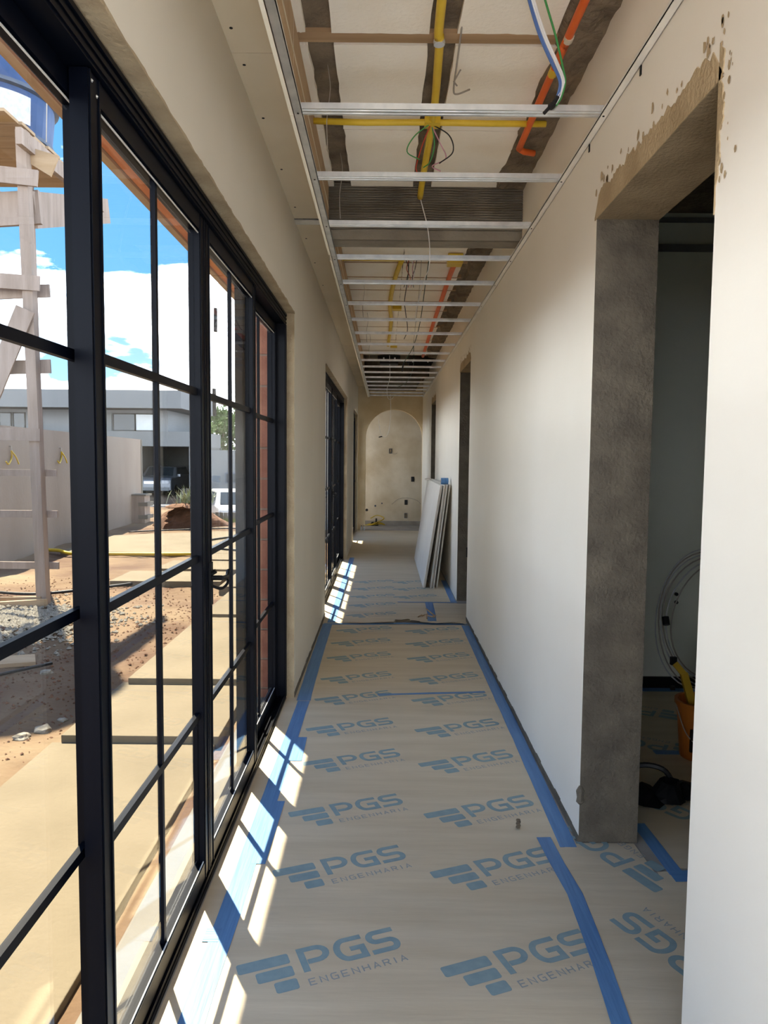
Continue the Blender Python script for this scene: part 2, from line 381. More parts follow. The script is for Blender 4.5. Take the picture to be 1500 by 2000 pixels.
# ceiling slab with its foam blocks and ribs
ceil = tag(empty('ceiling'), 'unfinished slab ceiling of foam blocks and concrete ribs', 'ceiling', kind='structure')
box('slab', 'slab_concrete', ceil, -0.70, 4.2, Y0, 17.2, SLAB+0.01, SLAB+0.25)
box('slab', 'slab_concrete', ceil, -1.9, -0.70, YE, 17.2, SLAB+0.01, SLAB+0.25)  # unseen roof over the hall's left part, added to keep sun out
def foam(x0, x1, y0, y1, seed):
    b = MB(); n = 10; z = SLAB-0.012+0.004*noise.noise((seed*3.1, 0, 0)); P = []
    def jag(p, q, k):
        for i in range(k):
            t = i/k; j = 0.007*noise.noise((p[0]*13+t*9+seed, p[1]*7+t*5, seed)); dx, dy = q[0]-p[0], q[1]-p[1]; L = math.hypot(dx, dy)
            P.append((p[0]+dx*t-dy/L*j, p[1]+dy*t+dx/L*j))
    jag((x0, y0), (x1, y0), n); jag((x1, y0), (x1, y1), n); jag((x1, y1), (x0, y1), n); jag((x0, y1), (x0, y0), n)
    b.prism(P, z, SLAB+0.02); return b.build('foam_block', 'foam', ceil)
k = 0
for (x0, x1) in ((-0.345, -0.302), (-0.205, 0.148), (0.252, 0.60)):
    for (y0, y1) in ((0.4, 1.55), (1.62, 2.805), (2.888, 3.60), (3.606, 4.335)):
        k += 1; foam(x0, x1-(0.05*(y0-2)/2 if x1 > 0.5 else 0)+ (0.06 if x1 > 0.5 and y0 > 2.8 else 0), y0, y1, k)
for yc in (1.585, 2.846):
    box('cross_rib', 'rib_wood', ceil, -0.345, 0.62, yc-0.033, yc+0.033, SLAB-0.006, SLAB+0.02)
for i in range(14):
    y0 = 4.55+i*0.48; y1 = y0+0.44
    if i in (0,): y0 = 4.5
    for (x0, x1) in ((-0.345, 0.13), (0.135, 0.60+0.03*noise.noise((i*1.3, 0, 0)))):
        k += 1; foam(x0, x1, y0, y1, k)
    box('cross_rib', 'rib_wood', ceil, -0.345, 0.64, y1-0.003, y1+0.043, SLAB-0.010, SLAB+0.02)
# rough concrete strip along the right wall
def rough_strip(xa, xb, y0, y1, seed):
    b = MB(); nx, ny = 8, int((y1-y0)*18); v = []
    for j in range(ny+1):
        y = y0+(y1-y0)*j/ny
        xl = xa+0.045*noise.noise((y*2.3, seed, 0))+0.03*noise.noise((y*9, seed, 1))
        for i in range(nx+1):
            x = xl+(xb-xl)*i/nx
            z = SLAB-0.018-0.03*abs(noise.noise((x*8, y*6, seed)))-0.012*noise.noise((x*30, y*25, seed))
            if i == 0: z = SLAB+0.005
            v.append((x, y, z))
    W = nx+1
    b.add(v, [(j*W+i+1, j*W+i, (j+1)*W+i, (j+1)*W+i+1) for j in range(ny) for i in range(nx)])
    return b.build('rough_concrete_strip', 'slab_concrete', ceil, smooth=False)
rough_strip(0.61, 0.80, 0.4, 4.33, 1); rough_strip(0.66, 0.80, 4.48, 11.9, 2)
b = MB()   # wall plaster stops short of the slab: beam with combed mortar
def combed_beam(y0, y1, zb, name, m):
    b = MB(); rows = 96; cols = 40; v = []
    x0, x1 = -0.345, RX; zt = SLAB+0.02
    for r in range(rows+1):
        t = r/rows; z = zt+(zb-zt)*t
        for c in range(cols+1):
            x = x0+(x1-x0)*c/cols
            comb = 0.009*math.sin(2*PI*(t*24+0.35*noise.noise((x*3, t*2, 0)))) if t < 0.84 else 0.0
            v.append((x, y0-comb-0.002, z))
    W = cols+1
    b.add(v, [(r*W+c, (r+1)*W+c, (r+1)*W+c+1, r*W+c+1) for r in range(rows) for c in range(cols)])
    b.box(x0, x1, y0+0.012, y1, zb, zt)
    b.add([(x0, y0-0.002, zb), (x1, y0-0.002, zb), (x1, y0+0.02, zb), (x0, y0+0.02, zb)], [(3, 2, 1, 0)])
    return b.build(name, m, ceil)
combed_beam(4.335, 4.49, 2.745, 'combed_beam', 'beam_concrete')
box('dark_beam', 'painted_shade', ceil, -0.345, 0.70, 11.9, 12.05, 2.80, SLAB+0.02)  # far ceiling's shade put into the colour of this beam and the planks
for i in range(6):
    box('shade_plank', 'painted_shade', ceil, -0.345, 0.62, 12.06+i*0.53, 12.06+i*0.53+0.515, 2.86+0.006*(i % 2), 2.90)

# ================================================================== CURTAIN RECESS AND METAL CEILING FRAME
rec = thing('curtain_recess', 'plasterboard curtain recess running along the top of the left wall', 'curtain recess')
for (ya, yb) in ((Y0, 0.3), (0.303, 2.70), (2.703, 4.50), (4.62, 7.0), (7.003, 9.4), (9.403, 11.8), (11.803, 14.9)):
    box('top_board', 'board', rec, LX, -0.33, ya, yb, 2.91, 2.922)
    MB().box(-0.345, -0.332, ya, yb, 2.700, 3.04, 0, {'-z': 1, '+x': 2, '-y': 1}).build('drop_board', ['board', 'board_edge', 'board_back'], rec)
box('metal_strap', 'galv', rec, LX, -0.333, 4.515, 4.60, 2.905, 2.912)
b0 = None
for y in (1.2, 1.7, 2.2, 2.55, 2.78, 3.2, 3.75, 4.3, 4.9, 5.5, 6.2):
    if b0 is None: b0 = MB().lathe([(0.006, 0), (0.006, -0.0015), (0.002, -0.0016)], (0, 0, 0), 8).build('screw_head', 'black_plastic', rec); s = b0
    else: s = link_copy(b0, rec)
    s.location = (LX+0.03, y, 2.91)
frm = thing('ceiling_frame', 'galvanised metal ceiling frame of cross battens hung above the corridor', 'ceiling frame')
# left rail: angle channel fixed to the drop board
b = MB().box(-0.332, -0.300, Y0, 14.82, 2.705, 2.7075); b.box(-0.332, -0.3295, Y0, 14.82, 2.705, 2.735); b.box(-0.3025, -0.300, Y0, 14.82, 2.705, 2.718)
b.build('rail', 'galv', frm)
b = MB().box(RX-0.030, RX-0.003, Y0, 14.82, 2.703, 2.706); b.box(RX-0.005, RX-0.002, Y0, 14.82, 2.703, 2.735); b.box(RX-0.030, RX-0.0275, Y0, 14.82, 2.703, 2.716)
b.build('rail', 'galv_painted', frm)
ys = [2.69, 3.31, 3.965, 4.61, 5.25, 5.96, 6.64, 7.35, 8.06]
while ys[-1] < 14.2: ys.append(ys[-1]+0.655)
bt = None
for y in ys:
    if bt is None:
        b = MB(); x0, x1 = -0.330, RX-0.006
        # hat-shaped furring channel: flat web with two upstand sides and lips
        b.box(x0, x1, -0.024, 0.024, 2.7085, 2.7100); b.box(x0, x1, -0.0255, -0.024, 2.7085, 2.727); b.box(x0, x1, 0.024, 0.0255, 2.7085, 2.727)
        b.box(x0, x1, -0.012, -0.010, 2.7070, 2.7085); b.box(x0, x1, 0.010, 0.012, 2.7070, 2.7085)
        b.box(x0, x1, -0.0255, -0.018, 2.727, 2.7285); b.box(x0, x1, 0.018, 0.0255, 2.727, 2.7285)
        bt = b.build('cross_batten', 'galv', frm); o = bt
    else: o = link_copy(bt, frm)
    o.location = (0, y, 0)
s0 = None
for y in ys[:6]:
    for x in (-0.315, RX-0.018):
        if s0 is None: s0 = MB().lathe([(0.004, 0), (0.004, -0.002), (0.001, -0.003)], (0, 0, 0), 8).build('screw', 'black_plastic', frm); s = s0
        else: s = link_copy(s0, frm)
        s.location = (x, y, 2.703)
for y, dx in ((2.35, 0), (2.92, 0.0), (1.95, 0)):
    MB().box(RX-0.004, RX-0.001, y, y+0.012, 2.675, 2.703).build('fixing_plug', 'black_plastic', frm)
for (x, y) in ((-0.24, 3.05), (-0.24, 3.9), (-0.2, 6.6), (-0.2, 8.0), (-0.2, 9.3)):
    MB().tube(curve([(x, y, SLAB), (x+0.012, y-0.02, 2.95), (x-0.005, y+0.03, 2.85), (x, y+0.02, 2.73)], 4), 0.0018, 5).build('tie_wire', 'wire_steel', frm)

# ================================================================== GLASS DOORS
XI0, XI1, XO0, XO1 = -0.648, -0.610, -0.686, -0.652
ZT, ZB = 2.285, 0.035
def leaf(door, ya, yb, xa, xb, handle=None, strips=False):
    lf = empty('sliding_leaf'); lf.parent = door
    st, tr, br = (0.068 if xb == XI1 else 0.050), 0.050, 0.058
    for y in (ya, yb-st):
        b = MB().box(xa, xb, y, y+st, ZB, ZT)
        b.box(xb-0.001, xb+0.003, y+0.006, y+0.014, ZB, ZT); b.box(xb-0.001, xb+0.003, y+st-0.014, y+st-0.006, ZB, ZT)
        b.build('stile', 'frame_black', lf)
    b = MB().box(xa, xb, ya+st, yb-st, ZT-tr, ZT); b.box(xb-0.012, xb-0.006, ya+st, yb-st, ZT-tr-0.008, ZT-tr); b.build('top_rail', 'frame_black', lf)
    b = MB().box(xa, xb, ya+st, yb-st, ZB, ZB+br); b.build('bottom_rail', 'frame_black', lf)
    g0, g1, h0, h1 = ya+st, yb-st, ZB+br, ZT-tr
    xm = (xa+xb)/2; ymid = (g0+g1)/2
    b = MB().box(xb-0.006, xb-0.003, g0, g1, h1-0.011, h1-0.008); b.box(xb-0.006, xb-0.003, g0, g1, h0+0.002, h0+0.006); b.build('gasket', 'gasket', lf)
    box('vertical_muntin', 'frame_black', lf, xm-0.007, xm+0.007, ymid-0.009, ymid+0.009, h0, h1)
    zs = [1.712, 1.155, 0.615]
    for z in zs: box('horizontal_muntin', 'frame_black', lf, xm-0.008, xm+0.008, g0, g1, z-0.0115, z+0.0115)
    zz = [h1]+zs+[h0]
    for i in range(4):
        for (p, q) in ((g0, ymid), (ymid, g1)):
            box('glass_pane', 'glass', lf, xm-0.002, xm+0.002, p, q, zz[i+1]+0.0, zz[i])
    if handle:
        y = handle; hb = MB()
        hb.box(xb+0.002, xb+0.010, y-0.016, y+0.016, 0.98, 1.13)
        hb.tube([(xb+0.008, y, 1.075), (xb+0.045, y, 1.075)], 0.009, 10)
        hb.tube(curve([(xb+0.045, y-0.004, 1.075), (xb+0.048, y+0.03, 1.072), (xb+0.046, y+0.08, 1.068), (xb+0.040, y+0.13, 1.080)], 5), 0.008, 8)
        ho = hb.build('handle', 'black_plastic', lf, smooth=False)
        hb = MB().tube(curve([(xb+0.012, y, 1.045), (xb+0.040, y+0.012, 1.035), (xb+0.055, y+0.045, 1.05), (xb+0.045, y+0.07, 1.066)], 5), 0.005, 8)
        hb.build('handle', 'black_plastic', lf)
        hb = MB().tube([(xb+0.008, y-0.005, 1.09), (xb+0.025, y-0.005, 1.10)], 0.008, 8); hb.build('lock_knob', 'black_plastic', lf)
    if strips:
        for (y, z, dz, tl) in ((ya+0.15, 1.722, 0.05, 0.004), (ya+0.315, 1.705, 0.052, -0.004), (ya+0.34, 2.02, 0.045, 0.006)):
            MB().beam((xa-0.004, y, z-dz), (xa-0.004, y+tl, z+dz), 0.016, 0.011, (1, 0, 0)).build('packing_strip', 'black_plastic', lf)
    return lf
def glass_door(name, label, off, strips=False, four=True, y1=None, sh=0.0):
    d = tag(empty(name), label, 'door', kind='structure')
    a, bq = 0.555+off, (4.515+off if four else y1)
    fr = empty('frame'); fr.parent = d
    X0, X1 = -0.705, -0.600
    b = MB().box(X0, X1, a, bq, 2.288, 2.352); b.box(X1-0.001, X1+0.004, a, bq, 2.296, 2.306); b.box(X1-0.001, X1+0.004, a, bq, 2.318, 2.328); b.box(X1-0.001, X1+0.006, a, bq, 2.340, 2.352)
    b.build('head', 'frame_black', fr)
    b = MB().box(X0, X1, a, bq, 0.0, 0.018)
    for x in (X1-0.006, -0.630, -0.652, -0.676): b.box(x-0.003, x+0.003, a, bq, 0.018, 0.033)
    b.build('track', 'frame_black', fr)
    for (p, q) in ((a, a+0.055), (bq-0.055, bq)):
        b = MB().box(X0, X1, p, q, 0.018, 2.288); b.box(X1-0.001, X1+0.005, p+0.008, p+0.018, 0.018, 2.288); b.box(X1-0.001, X1+0.005, q-0.018, q-0.008, 0.018, 2.288)
        b.build('side_post', 'frame_black', fr)
    if four:
        leaf(d, 0.61+off, 1.665+off+sh, XO0, XO1)
        leaf(d, 1.56+off+sh, 2.535+off+sh, XI0, XI1)
        leaf(d, 2.535+off+sh, 3.51+off+sh, XI0, XI1, handle=2.565+off+sh, strips=strips)
        leaf(d, 3.405+off+sh, 4.46+off, XO0, XO1)
        b = MB().lathe([(0.004, 0), (0.001, 0.003)], (0, 0, 0), 8).build('bolt', 'galv', fr); b.rotation_euler = (0, PI/2, 0); b.location = (XI1+0.003, 1.575+off, 2.265)
        b2 = link_copy(b, fr); b2.location = (XI1+0.003, 1.60+off, 2.245)
    else:
        m = (a+bq)/2
        leaf(d, a+0.055, m+0.03, XO0, XO1); leaf(d, m-0.04, bq-0.055, XI0, XI1, handle=m)
    return d
glass_door('door_1', 'nearest black framed sliding glass door with four gridded leaves', 0, True)
glass_door('door_2', 'middle black framed sliding glass door further down the left wall', 6.335, sh=-0.32)
glass_door('door_3', 'farthest narrow black framed glass door beside the arch', 12.555, four=False, y1=14.94)

# ================================================================== PAPER, PRINTS AND TAPE
def wavy_sheet(x0, x1, y0, y1, z, ny, name, m):
    b = MB(); nx = 6; v = []
    for j in range(ny+1):
        y = y0+(y1-y0)*j/ny
        for i in range(nx+1):
            x = x0+(x1-x0)*i/nx
            v.append((x, y, z))
    W = nx+1
    b.add(v, [(j*W+i, j*W+i+1, (j+1)*W+i+1, (j+1)*W+i) for j in range(ny) for i in range(nx)])
    return b.build(name, m)
pap1 = thing('protective_paper', 'printed tan floor paper covering the near half of the corridor', 'floor paper')
b = MB().prism([(-0.595, Y0), (0.765, Y0), (0.765, 6.57), (-0.54, 6.56), (-0.595, 4.5)], 0.0005, 0.002); b.build('sheet', 'paper', pap1)
pap2 = thing('protective_paper', 'tan floor paper on the far half of the corridor, beyond the torn seam', 'floor paper')
b = MB().prism([(-0.595, 6.585), (0.10, 6.60), (0.12, 6.70), (0.25, 6.72), (0.27, 6.78), (0.42, 6.68), (0.765, 6.63), (0.765, 15.2), (-0.595, 15.2)], 0.0005, 0.002); b.build('sheet', 'paper', pap2)
pap3 = thing('protective_paper', 'printed floor paper lying in the near right doorway', 'floor paper')
b = MB().prism([(0.655, 1.80), (1.35, 1.80), (1.35, 2.50), (1.0, 2.55), (0.99, 2.792), (0.78, 2.792), (0.66, 2.735)], 0.0024, 0.0036); b.build('sheet', 'paper', pap3)
pap4 = thing('protective_paper', 'tan floor paper in the dim side room', 'floor paper')
b = MB().prism([(1.06, 2.62), (4.0, 2.62), (4.0, 4.76), (1.03, 4.76)], 0.0010, 0.0022); b.box(1.01, 4.0, -0.3, 2.60, 0.0005, 0.0010); b.build('sheet', 'paper', pap4)
pap5 = thing('protective_paper', 'square of plain floor paper at the second right doorway', 'floor paper')
b = MB().prism([(0.50, 6.70), (1.0, 6.82), (1.0, 7.55), (0.52, 7.57)], 0.0026, 0.0036); b.build('sheet', 'paper', pap5)

def stroke_poly(bm, pts, w, closed=False, z=0.0):
    P = []; L = []; R = []
    for p in pts:
        p = Vector(p)
        if not P or (p-P[-1]).length > 1e-5: P.append(p)
    for i, p in enumerate(P):
        d1 = (P[i]-P[i-1]).normalized() if i > 0 else None
        d2 = (P[i+1]-P[i]).normalized() if i < len(P)-1 else None
        if d1 is None: d1 = d2
        if d2 is None: d2 = d1
        n1 = Vector((-d1.y, d1.x)); n2 = Vector((-d2.y, d2.x)); n = (n1+n2)
        if n.length < 1e-4: n = n1
        n.normalize(); k = w/2/max(0.5, n.dot(n1)); L.append(p+n*k); R.append(p-n*k)
    N = len(P)
    bm.add([(q.x, q.y, z) for q in L]+[(q.x, q.y, z) for q in R], [(i, N+i, N+i+1, i+1) for i in range(N-1)])
def arcp(cx, cy, rx, ry, a0, a1, n=10):
    return [(cx+rx*math.cos(math.radians(a0+(a1-a0)*i/n)), cy+ry*math.sin(math.radians(a0+(a1-a0)*i/n))) for i in range(n+1)]
def rbar(bm, x0, x1, y0, y1, r, z=0.0):
    P = arcp(x1-r, y0+r, r, r, -90, 0, 4)+arcp(x1-r, y1-r, r, r, 0, 90, 4)+arcp(x0+r, y1-r, r, r, 90, 180, 4)+arcp(x0+r, y0+r, r, r, 180, 270, 4)
    bm.add([(x, y, z) for x, y in P], [tuple(range(len(P)))])
def make_logo():
    b = MB()
    rbar(b, 0.0, 0.155, -0.045, 0.0, 0.008); rbar(b, 0.046, 0.155, -0.101, -0.056, 0.008); rbar(b, 0.088, 0.155, -0.157, -0.112, 0.008)
    W, Hh, sw = 0.092, 0.108, 0.021; h = sw/2; y0 = -0.100
    x = 0.182
    def sh(l): return [(x+a, y0+c) for a, c in l]
    stroke_poly(b, sh([(h, 0), (h, Hh-h), (0.055, Hh-h)]+arcp(0.055, Hh-h-0.028, 0.030, 0.028, 90, -90, 10)+[(h+0.012, Hh-h-0.056)]), sw)
    x = 0.290
    stroke_poly(b, sh([(0.098, Hh-h), (0.040, Hh-h)]+arcp(0.040, Hh/2, 0.030, Hh/2-h, 90, 270, 14)+[(0.088, h), (0.088, 0.052), (0.050, 0.052)]), sw)
    x = 0.400
    r4 = (Hh-2*h)/4
    stroke_poly(b, sh([(0.094, Hh-h), (0.030, Hh-h)]+arcp(0.030, Hh-h-r4, 0.020, r4, 90, 270, 10)+[(0.066, Hh/2)]+arcp(0.066, h+r4, 0.020, r4, 90, -90, 10)+[(0.0, h)]), sw)
    n1 = len(b.f)
    G = {'E': [[(1, 0), (0, 0), (0, 1), (1, 1)], [(0, .5), (.85, .5)]], 'N': [[(0, 0), (0, 1), (1, 0), (1, 1)]],
         'G': [[(1, 1), (.2, 1), (0, .8), (0, .2), (.2, 0), (1, 0), (1, .5), (.55, .5)]], 'H': [[(0, 0), (0, 1)], [(1, 0), (1, 1)], [(0, .5), (1, .5)]],
         'A': [[(0, 0), (.5, 1), (1, 0)], [(.22, .33), (.78, .33)]], 'R': [[(0, 0), (0, 1), (.8, 1), (1, .8), (.8, .5), (0, .5)], [(.55, .5), (1, 0)]], 'I': [[(.5, 0), (.5, 1)]]}
    xx = 0.186
    for ch in 'ENGENHARIA':
        w = 0.019 if ch != 'I' else 0.008
        for st in G[ch]: stroke_poly(b, [(xx+p*w, -0.156+q*0.025) for p, q in st], 0.0042)
        xx += w+0.0135
    b.m = [0]*n1+[1]*(len(b.f)-n1)
    return b
logo0 = None
def logo(x, y, rot, z, parent):
    global logo0
    if logo0 is None: logo0 = make_logo().build('printed_logo', ['print_blue', 'print_grey'], parent); o = logo0
    else: o = link_copy(logo0, parent)
    o.location = (x, y, z); o.rotation_euler = (0, 0, math.radians(rot)); return o
rows = [1.12, 1.60, 2.075, 2.58, 3.02, 3.535, 3.99, 4.495, 4.92, 5.45, 5.89]
for i, y in enumerate(rows):
    logo(-0.425+(0.03 if 2 < i < 6 else 0), y, 21.5, 0.0024, pap1); logo(0.176, y, 21.5, 0.0024, pap1)
logo(-0.41, 6.33, 21.5, 0.0024, pap1); logo(0.185, 6.33, 21.5, 0.0024, pap1)
for j in range(5):
    yy = 6.95+j*0.475
    logo(-0.36, yy, 21.5, 0.0024, pap2)
    if j not in (0, 1): logo(0.10, yy, 21.5, 0.0024, pap2)
logo(0.985, 1.875, 118, 0.0040, pap3); logo(0.952, 2.462, 118, 0.0040, pap3)
logo(1.45, 2.75, 128, 0.0026, pap4); logo(1.62, 3.62, 150, 0.0026, pap4); logo(1.75, 4.15, 150, 0.0026, pap4); logo(1.2, 3.9, 150, 0.0026, pap4)

def tape(label, pts, w, z=0.0042, m='tape', seed=0, parent=None, name='masking_tape'):
    """strip of tape along a floor polyline, with lightly uneven edges"""
    b = MB(); P = []
    for i in range(len(pts)-1):
        p = Vector(pts[i]); q = Vector(pts[i+1]); k = max(1, int((q-p).length/0.12))
        for j in range(k): P.append(p+(q-p)*j/k)
    P.append(Vector(pts[-1])); L = []; R = []
    for i, p in enumerate(P):
        d = (P[min(i+1, len(P)-1)]-P[max(0, i-1)]).normalized(); n = Vector((-d.y, d.x))
        L.append(p+n*(w/2+0.003*noise.noise((p.x*9, p.y*9, seed)))); R.append(p-n*(w/2+0.003*noise.noise((p.x*9, p.y*9, seed+7))))
    N = len(P); zz = lambda i: z+0.0012*noise.noise((i*0.7, seed, 0))
    v = [(q.x, q.y, zz(i)) for i, q in enumerate(L)]+[(q.x, q.y, zz(i)) for i, q in enumerate(R)]
    v += [(p[0], p[1], p[2]-0.0012) for p in v]
    f = [(i, N+i, N+i+1, i+1) for i in range(N-1)]+[(2*N+i, i, i+1, 2*N+i+1) for i in range(N-1)]+[(N+i, 3*N+i, 3*N+i+1, N+i+1) for i in range(N-1)]
    f += [(0, 2*N, 3*N, N), (N-1, 2*N-1, 4*N-1, 3*N-1)]
    b.add(v, f)
    o = b.build(name, m, parent)
    if not parent: tag(o, label, 'tape')
    return o
tl = thing('masking_tape', 'blue masking tape strip along the foot of the nearest glass door', 'tape')
tape('', [(-0.498, Y0), (-0.498, 1.0), (-0.497, 1.85), (-0.482, 4.45)], 0.072, parent=tl, name='strip')
tape('', [(-0.452, 2.62), (-0.447, 3.12)], 0.055, z=0.0048, parent=tl, name='patch')
tape('', [(-0.425, 3.55), (-0.43, 3.86)], 0.06, z=0.0048, parent=tl, name='patch')
tape('', [(-0.55, 2.215), (-0.50, 2.215)], 0.07, z=0.0048, parent=tl, name='patch', m='tape_crossways')
tape('blue tape strip along the left wall between the nearest and middle doors', [(-0.485, 4.46), (-0.495, 5.2), (-0.498, 6.55)], 0.085, seed=3)
tape('blue tape strip along the foot of the middle glass door', [(-0.47, 6.62), (-0.47, 11.0)], 0.07, seed=5)
tape('blue tape strip along the foot of the right wall, from near doorway to torn seam', [(0.727, 2.76), (0.735, 4.0), (0.738, 6.55)], 0.065, seed=8)
tape('blue tape strip on the right wall foot beside the leaning boards', [(0.735, 7.62), (0.738, 9.0)], 0.06, seed=9)
tape('crumpled blue tape strip edging the paper at the near right doorway', [(0.645, 2.83), (0.655, 2.64), (0.672, 2.45), (0.66, 2.1), (0.640, 1.80), (0.63, 1.2)], 0.055, z=0.0056, seed=11)
tape('thin blue tape strip laid straight across the printed paper', [(-0.03, 4.585), (0.3, 4.62), (0.66, 4.66)], 0.03, seed=14, m='tape_crossways')
tape('blue tape strip across the corridor along the torn seam', [(-0.53, 6.56), (-0.1, 6.575), (0.2, 6.62), (0.45, 6.60), (0.762, 6.60)], 0.05, z=0.0048, seed=15, m='tape_crossways')
tape('short blue tape strip running from the torn seam to the second doorway paper', [(0.45, 6.66), (0.465, 7.0), (0.475, 7.58)], 0.08, z=0.0054, seed=16)
tape('thin blue tape line across the floor in front of the leaning boards', [(0.15, 7.60), (0.5, 7.60), (0.77, 7.60)], 0.03, z=0.006, seed=17, m='tape_crossways')
tr_ = thing('masking_tape', 'bright blue tape corner in the side room by the near doorway', 'tape')
tape('', [(1.06, 2.95), (1.075, 2.575)], 0.055, z=0.005, seed=18, parent=tr_, name='strip'); tape('', [(1.05, 2.565), (1.5, 2.58)], 0.07, z=0.006, seed=19, parent=tr_, name='strip', m='tape_crossways')
tape('blue tape along the skirting of the side room wall', [(1.02, 4.74), (4.0, 4.74)], 0.07, z=0.0042, seed=21, m='tape_crossways')
tape('short blue tape strip on the side room paper near the bucket', [(1.40, 3.70), (1.75, 3.70)], 0.05, z=0.0045, seed=22, m='tape_crossways')
# torn seam: lifted, torn paper edge
b = MB(); v = []; n = 90
for i in range(n+1):
    x = -0.40+1.15*i/n; y = 6.585+0.03*noise.noise((x*5, 2, 0))+0.012*noise.noise((x*31, 2, 0))+(0.10 if 0.10 < x < 0.24 else 0.03 if 0.24 <= x < 0.34 else 0)
    h = 0.006+0.012*max(0, noise.noise((x*5, 9, 0)))+0.030*max(0, 1-abs(x-0.20)/0.34)*(0.6+0.5*noise.noise((x*9, 4, 0)))+0.016*max(0, 1-abs(x-0.62)/0.14)
    h *= min(1, i/8, (n-i)/4+0.2)
    v += [(x, y, 0.0066+h), (x, y+0.035, 0.0066+h*0.8), (x, y+0.13, 0.0064), (x, y+0.13, 0.0052), (x, y+0.035, 0.0052+h*0.8), (x, y, 0.0052+h)]
b.add(v, [(6*i+j, 6*i+(j+1) % 6, 6*i+6+(j+1) % 6, 6*i+6+j) for i in range(n) for j in range(6)])
tag(b.build('torn_paper_edge', 'paper'), 'lifted torn paper edge across the corridor', 'paper scrap')
t = thing('paper_scraps', 'small brown torn scraps lying at the seam', 'debris'); rng = random.Random(5)
for k in range(5):
    x, y = 0.33+0.05*k*0.8, 6.86+rng.uniform(-0.06, 0.06)
    MB().tube([(x, y, 0.008), (x+rng.uniform(-.05, .05), y+0.03, 0.012+0.02*(k == 2)), (x+rng.uniform(-.06, .06), y-0.02, 0.03+0.06*(k == 3))], 0.006, 5).build('scrap', 'board_back', t)
b = MB()
for k in range(5): b.lathe([(0.004, 0), (0.009, 0.002), (0.009, 0.006), (0.004, 0.008)], (0.557+0.002*(k % 2), 2.905, 0.003+k*0.0075), 8)
tag(b.build('wall_plug', 'slab_concrete', bevel=0), 'tiny grey wall plug standing on the printed paper', 'debris')

# ================================================================== CONDUITS AND WIRES ABOVE
def pipe(parent, pts, r, m, name='pipe_run', n=10):
    return MB().tube(pts, r, n).build(name, m, parent, smooth=True)
cy = thing('yellow_conduit', 'yellow conduit run lengthwise under the near foam blocks with a cross branch', 'conduit')
pipe(cy, curve([(0.16, 0.4, 3.012), (0.175, 2.56, 3.012), (0.186, 2.80, 3.012), (0.20, 3.25, 3.010), (0.20, 3.43, 3.000), (0.19, 4.0, 2.985), (0.186, 4.28, 2.965)], 4), 0.0165, 'yellow_pipe')
pipe(cy, [(-0.335, 3.427, 3.0), (-0.1, 3.43, 2.996), (0.178, 3.43, 3.0), (0.45, 3.432, 2.998), (0.71, 3.436, 3.0)], 0.0135, 'yellow_pipe')
MB().box(0.165, 0.235, 3.40, 3.46, 2.985, 3.02).build('junction_box', 'yellow_pipe', cy, bevel=0.006)
MB().lathe([(0.02, 0), (0.022, 0.01), (0.02, 0.02)], (0.184, 2.80, 2.995), 12).build('coupling', 'galv', cy)
for k, (c, pts) in enumerate((('wire_green', [(0.19, 3.42, 2.99), (0.12, 3.46, 2.95), (0.09, 3.50, 2.90), (0.15, 3.54, 2.88)]), ('wire_black', [(0.20, 3.43, 2.99), (0.28, 3.47, 2.96), (0.30, 3.5, 2.90), (0.24, 3.53, 2.86)]),
        ('wire_red', [(0.19, 3.43, 2.985), (0.16, 3.5, 2.93), (0.135, 3.56, 2.86), (0.14, 3.58, 2.84)]), ('wire_pink', [(0.20, 3.44, 2.985), (0.24, 3.5, 2.94), (0.27, 3.52, 2.88), (0.21, 3.56, 2.86), (0.25, 3.57, 2.84)]),
        ('wire_green', [(0.20, 3.44, 2.985), (0.215, 3.5, 2.93), (0.20, 3.56, 2.88), (0.17, 3.58, 2.86)]), ('wire_yellow', [(0.19, 3.44, 2.985), (0.17, 3.55, 2.90), (0.165, 3.66, 2.88), (0.172, 3.72, 2.92)]))):
    MB().tube(curve(pts, 6), 0.0028, 6).build('wire', c, cy)
co = thing('orange_conduit', 'orange conduit run over the rough concrete beside the right wall', 'conduit')
pipe(co, curve([(0.655, 0.4, 3.0), (0.642, 2.55, 3.0), (0.64, 2.83, 3.0), (0.637, 3.2, 2.998), (0.634, 3.68, 2.99)], 4), 0.0155, 'orange_pipe')
pipe(co, [(0.634, 3.68, 2.99), (0.66, 3.70, 2.985), (0.715, 3.72, 2.985)], 0.0145, 'orange_pipe', 'elbow')
MB().tube([(0.641, 2.955, 2.999), (0.640, 3.005, 2.999)], 0.018, 10).build('coupling', 'yellow_pipe', co)
MB().tube([(0.643, 2.74, 2.999), (0.643, 2.77, 2.999)], 0.0175, 10).build('coupling', 'pipe_mortar', co)
cy2 = thing('yellow_conduit', 'yellow conduit run in the far ceiling bay with square boxes', 'conduit')
pipe(cy2, [(-0.335, 5.72, 3.0), (0.12, 5.72, 3.0)], 0.0165, 'yellow_pipe')
pipe(cy2, curve([(0.12, 5.74, 3.005), (0.08, 6.25, 3.005), (0.048, 6.96, 3.005), (0.042, 7.56, 3.005), (0.06, 8.4, 3.005), (0.034, 10.07, 3.005)], 4), 0.020, 'yellow_pipe')
for (x, y) in ((0.11, 7.52), (0.11, 10.05)): MB().box(x-0.045, x+0.045, y-0.05, y+0.05, 2.975, 3.03).build('junction_box', 'yellow_pipe', cy2, bevel=0.006)
co2 = thing('orange_conduit', 'orange conduit run in the far ceiling bay ending at black boxes', 'conduit')
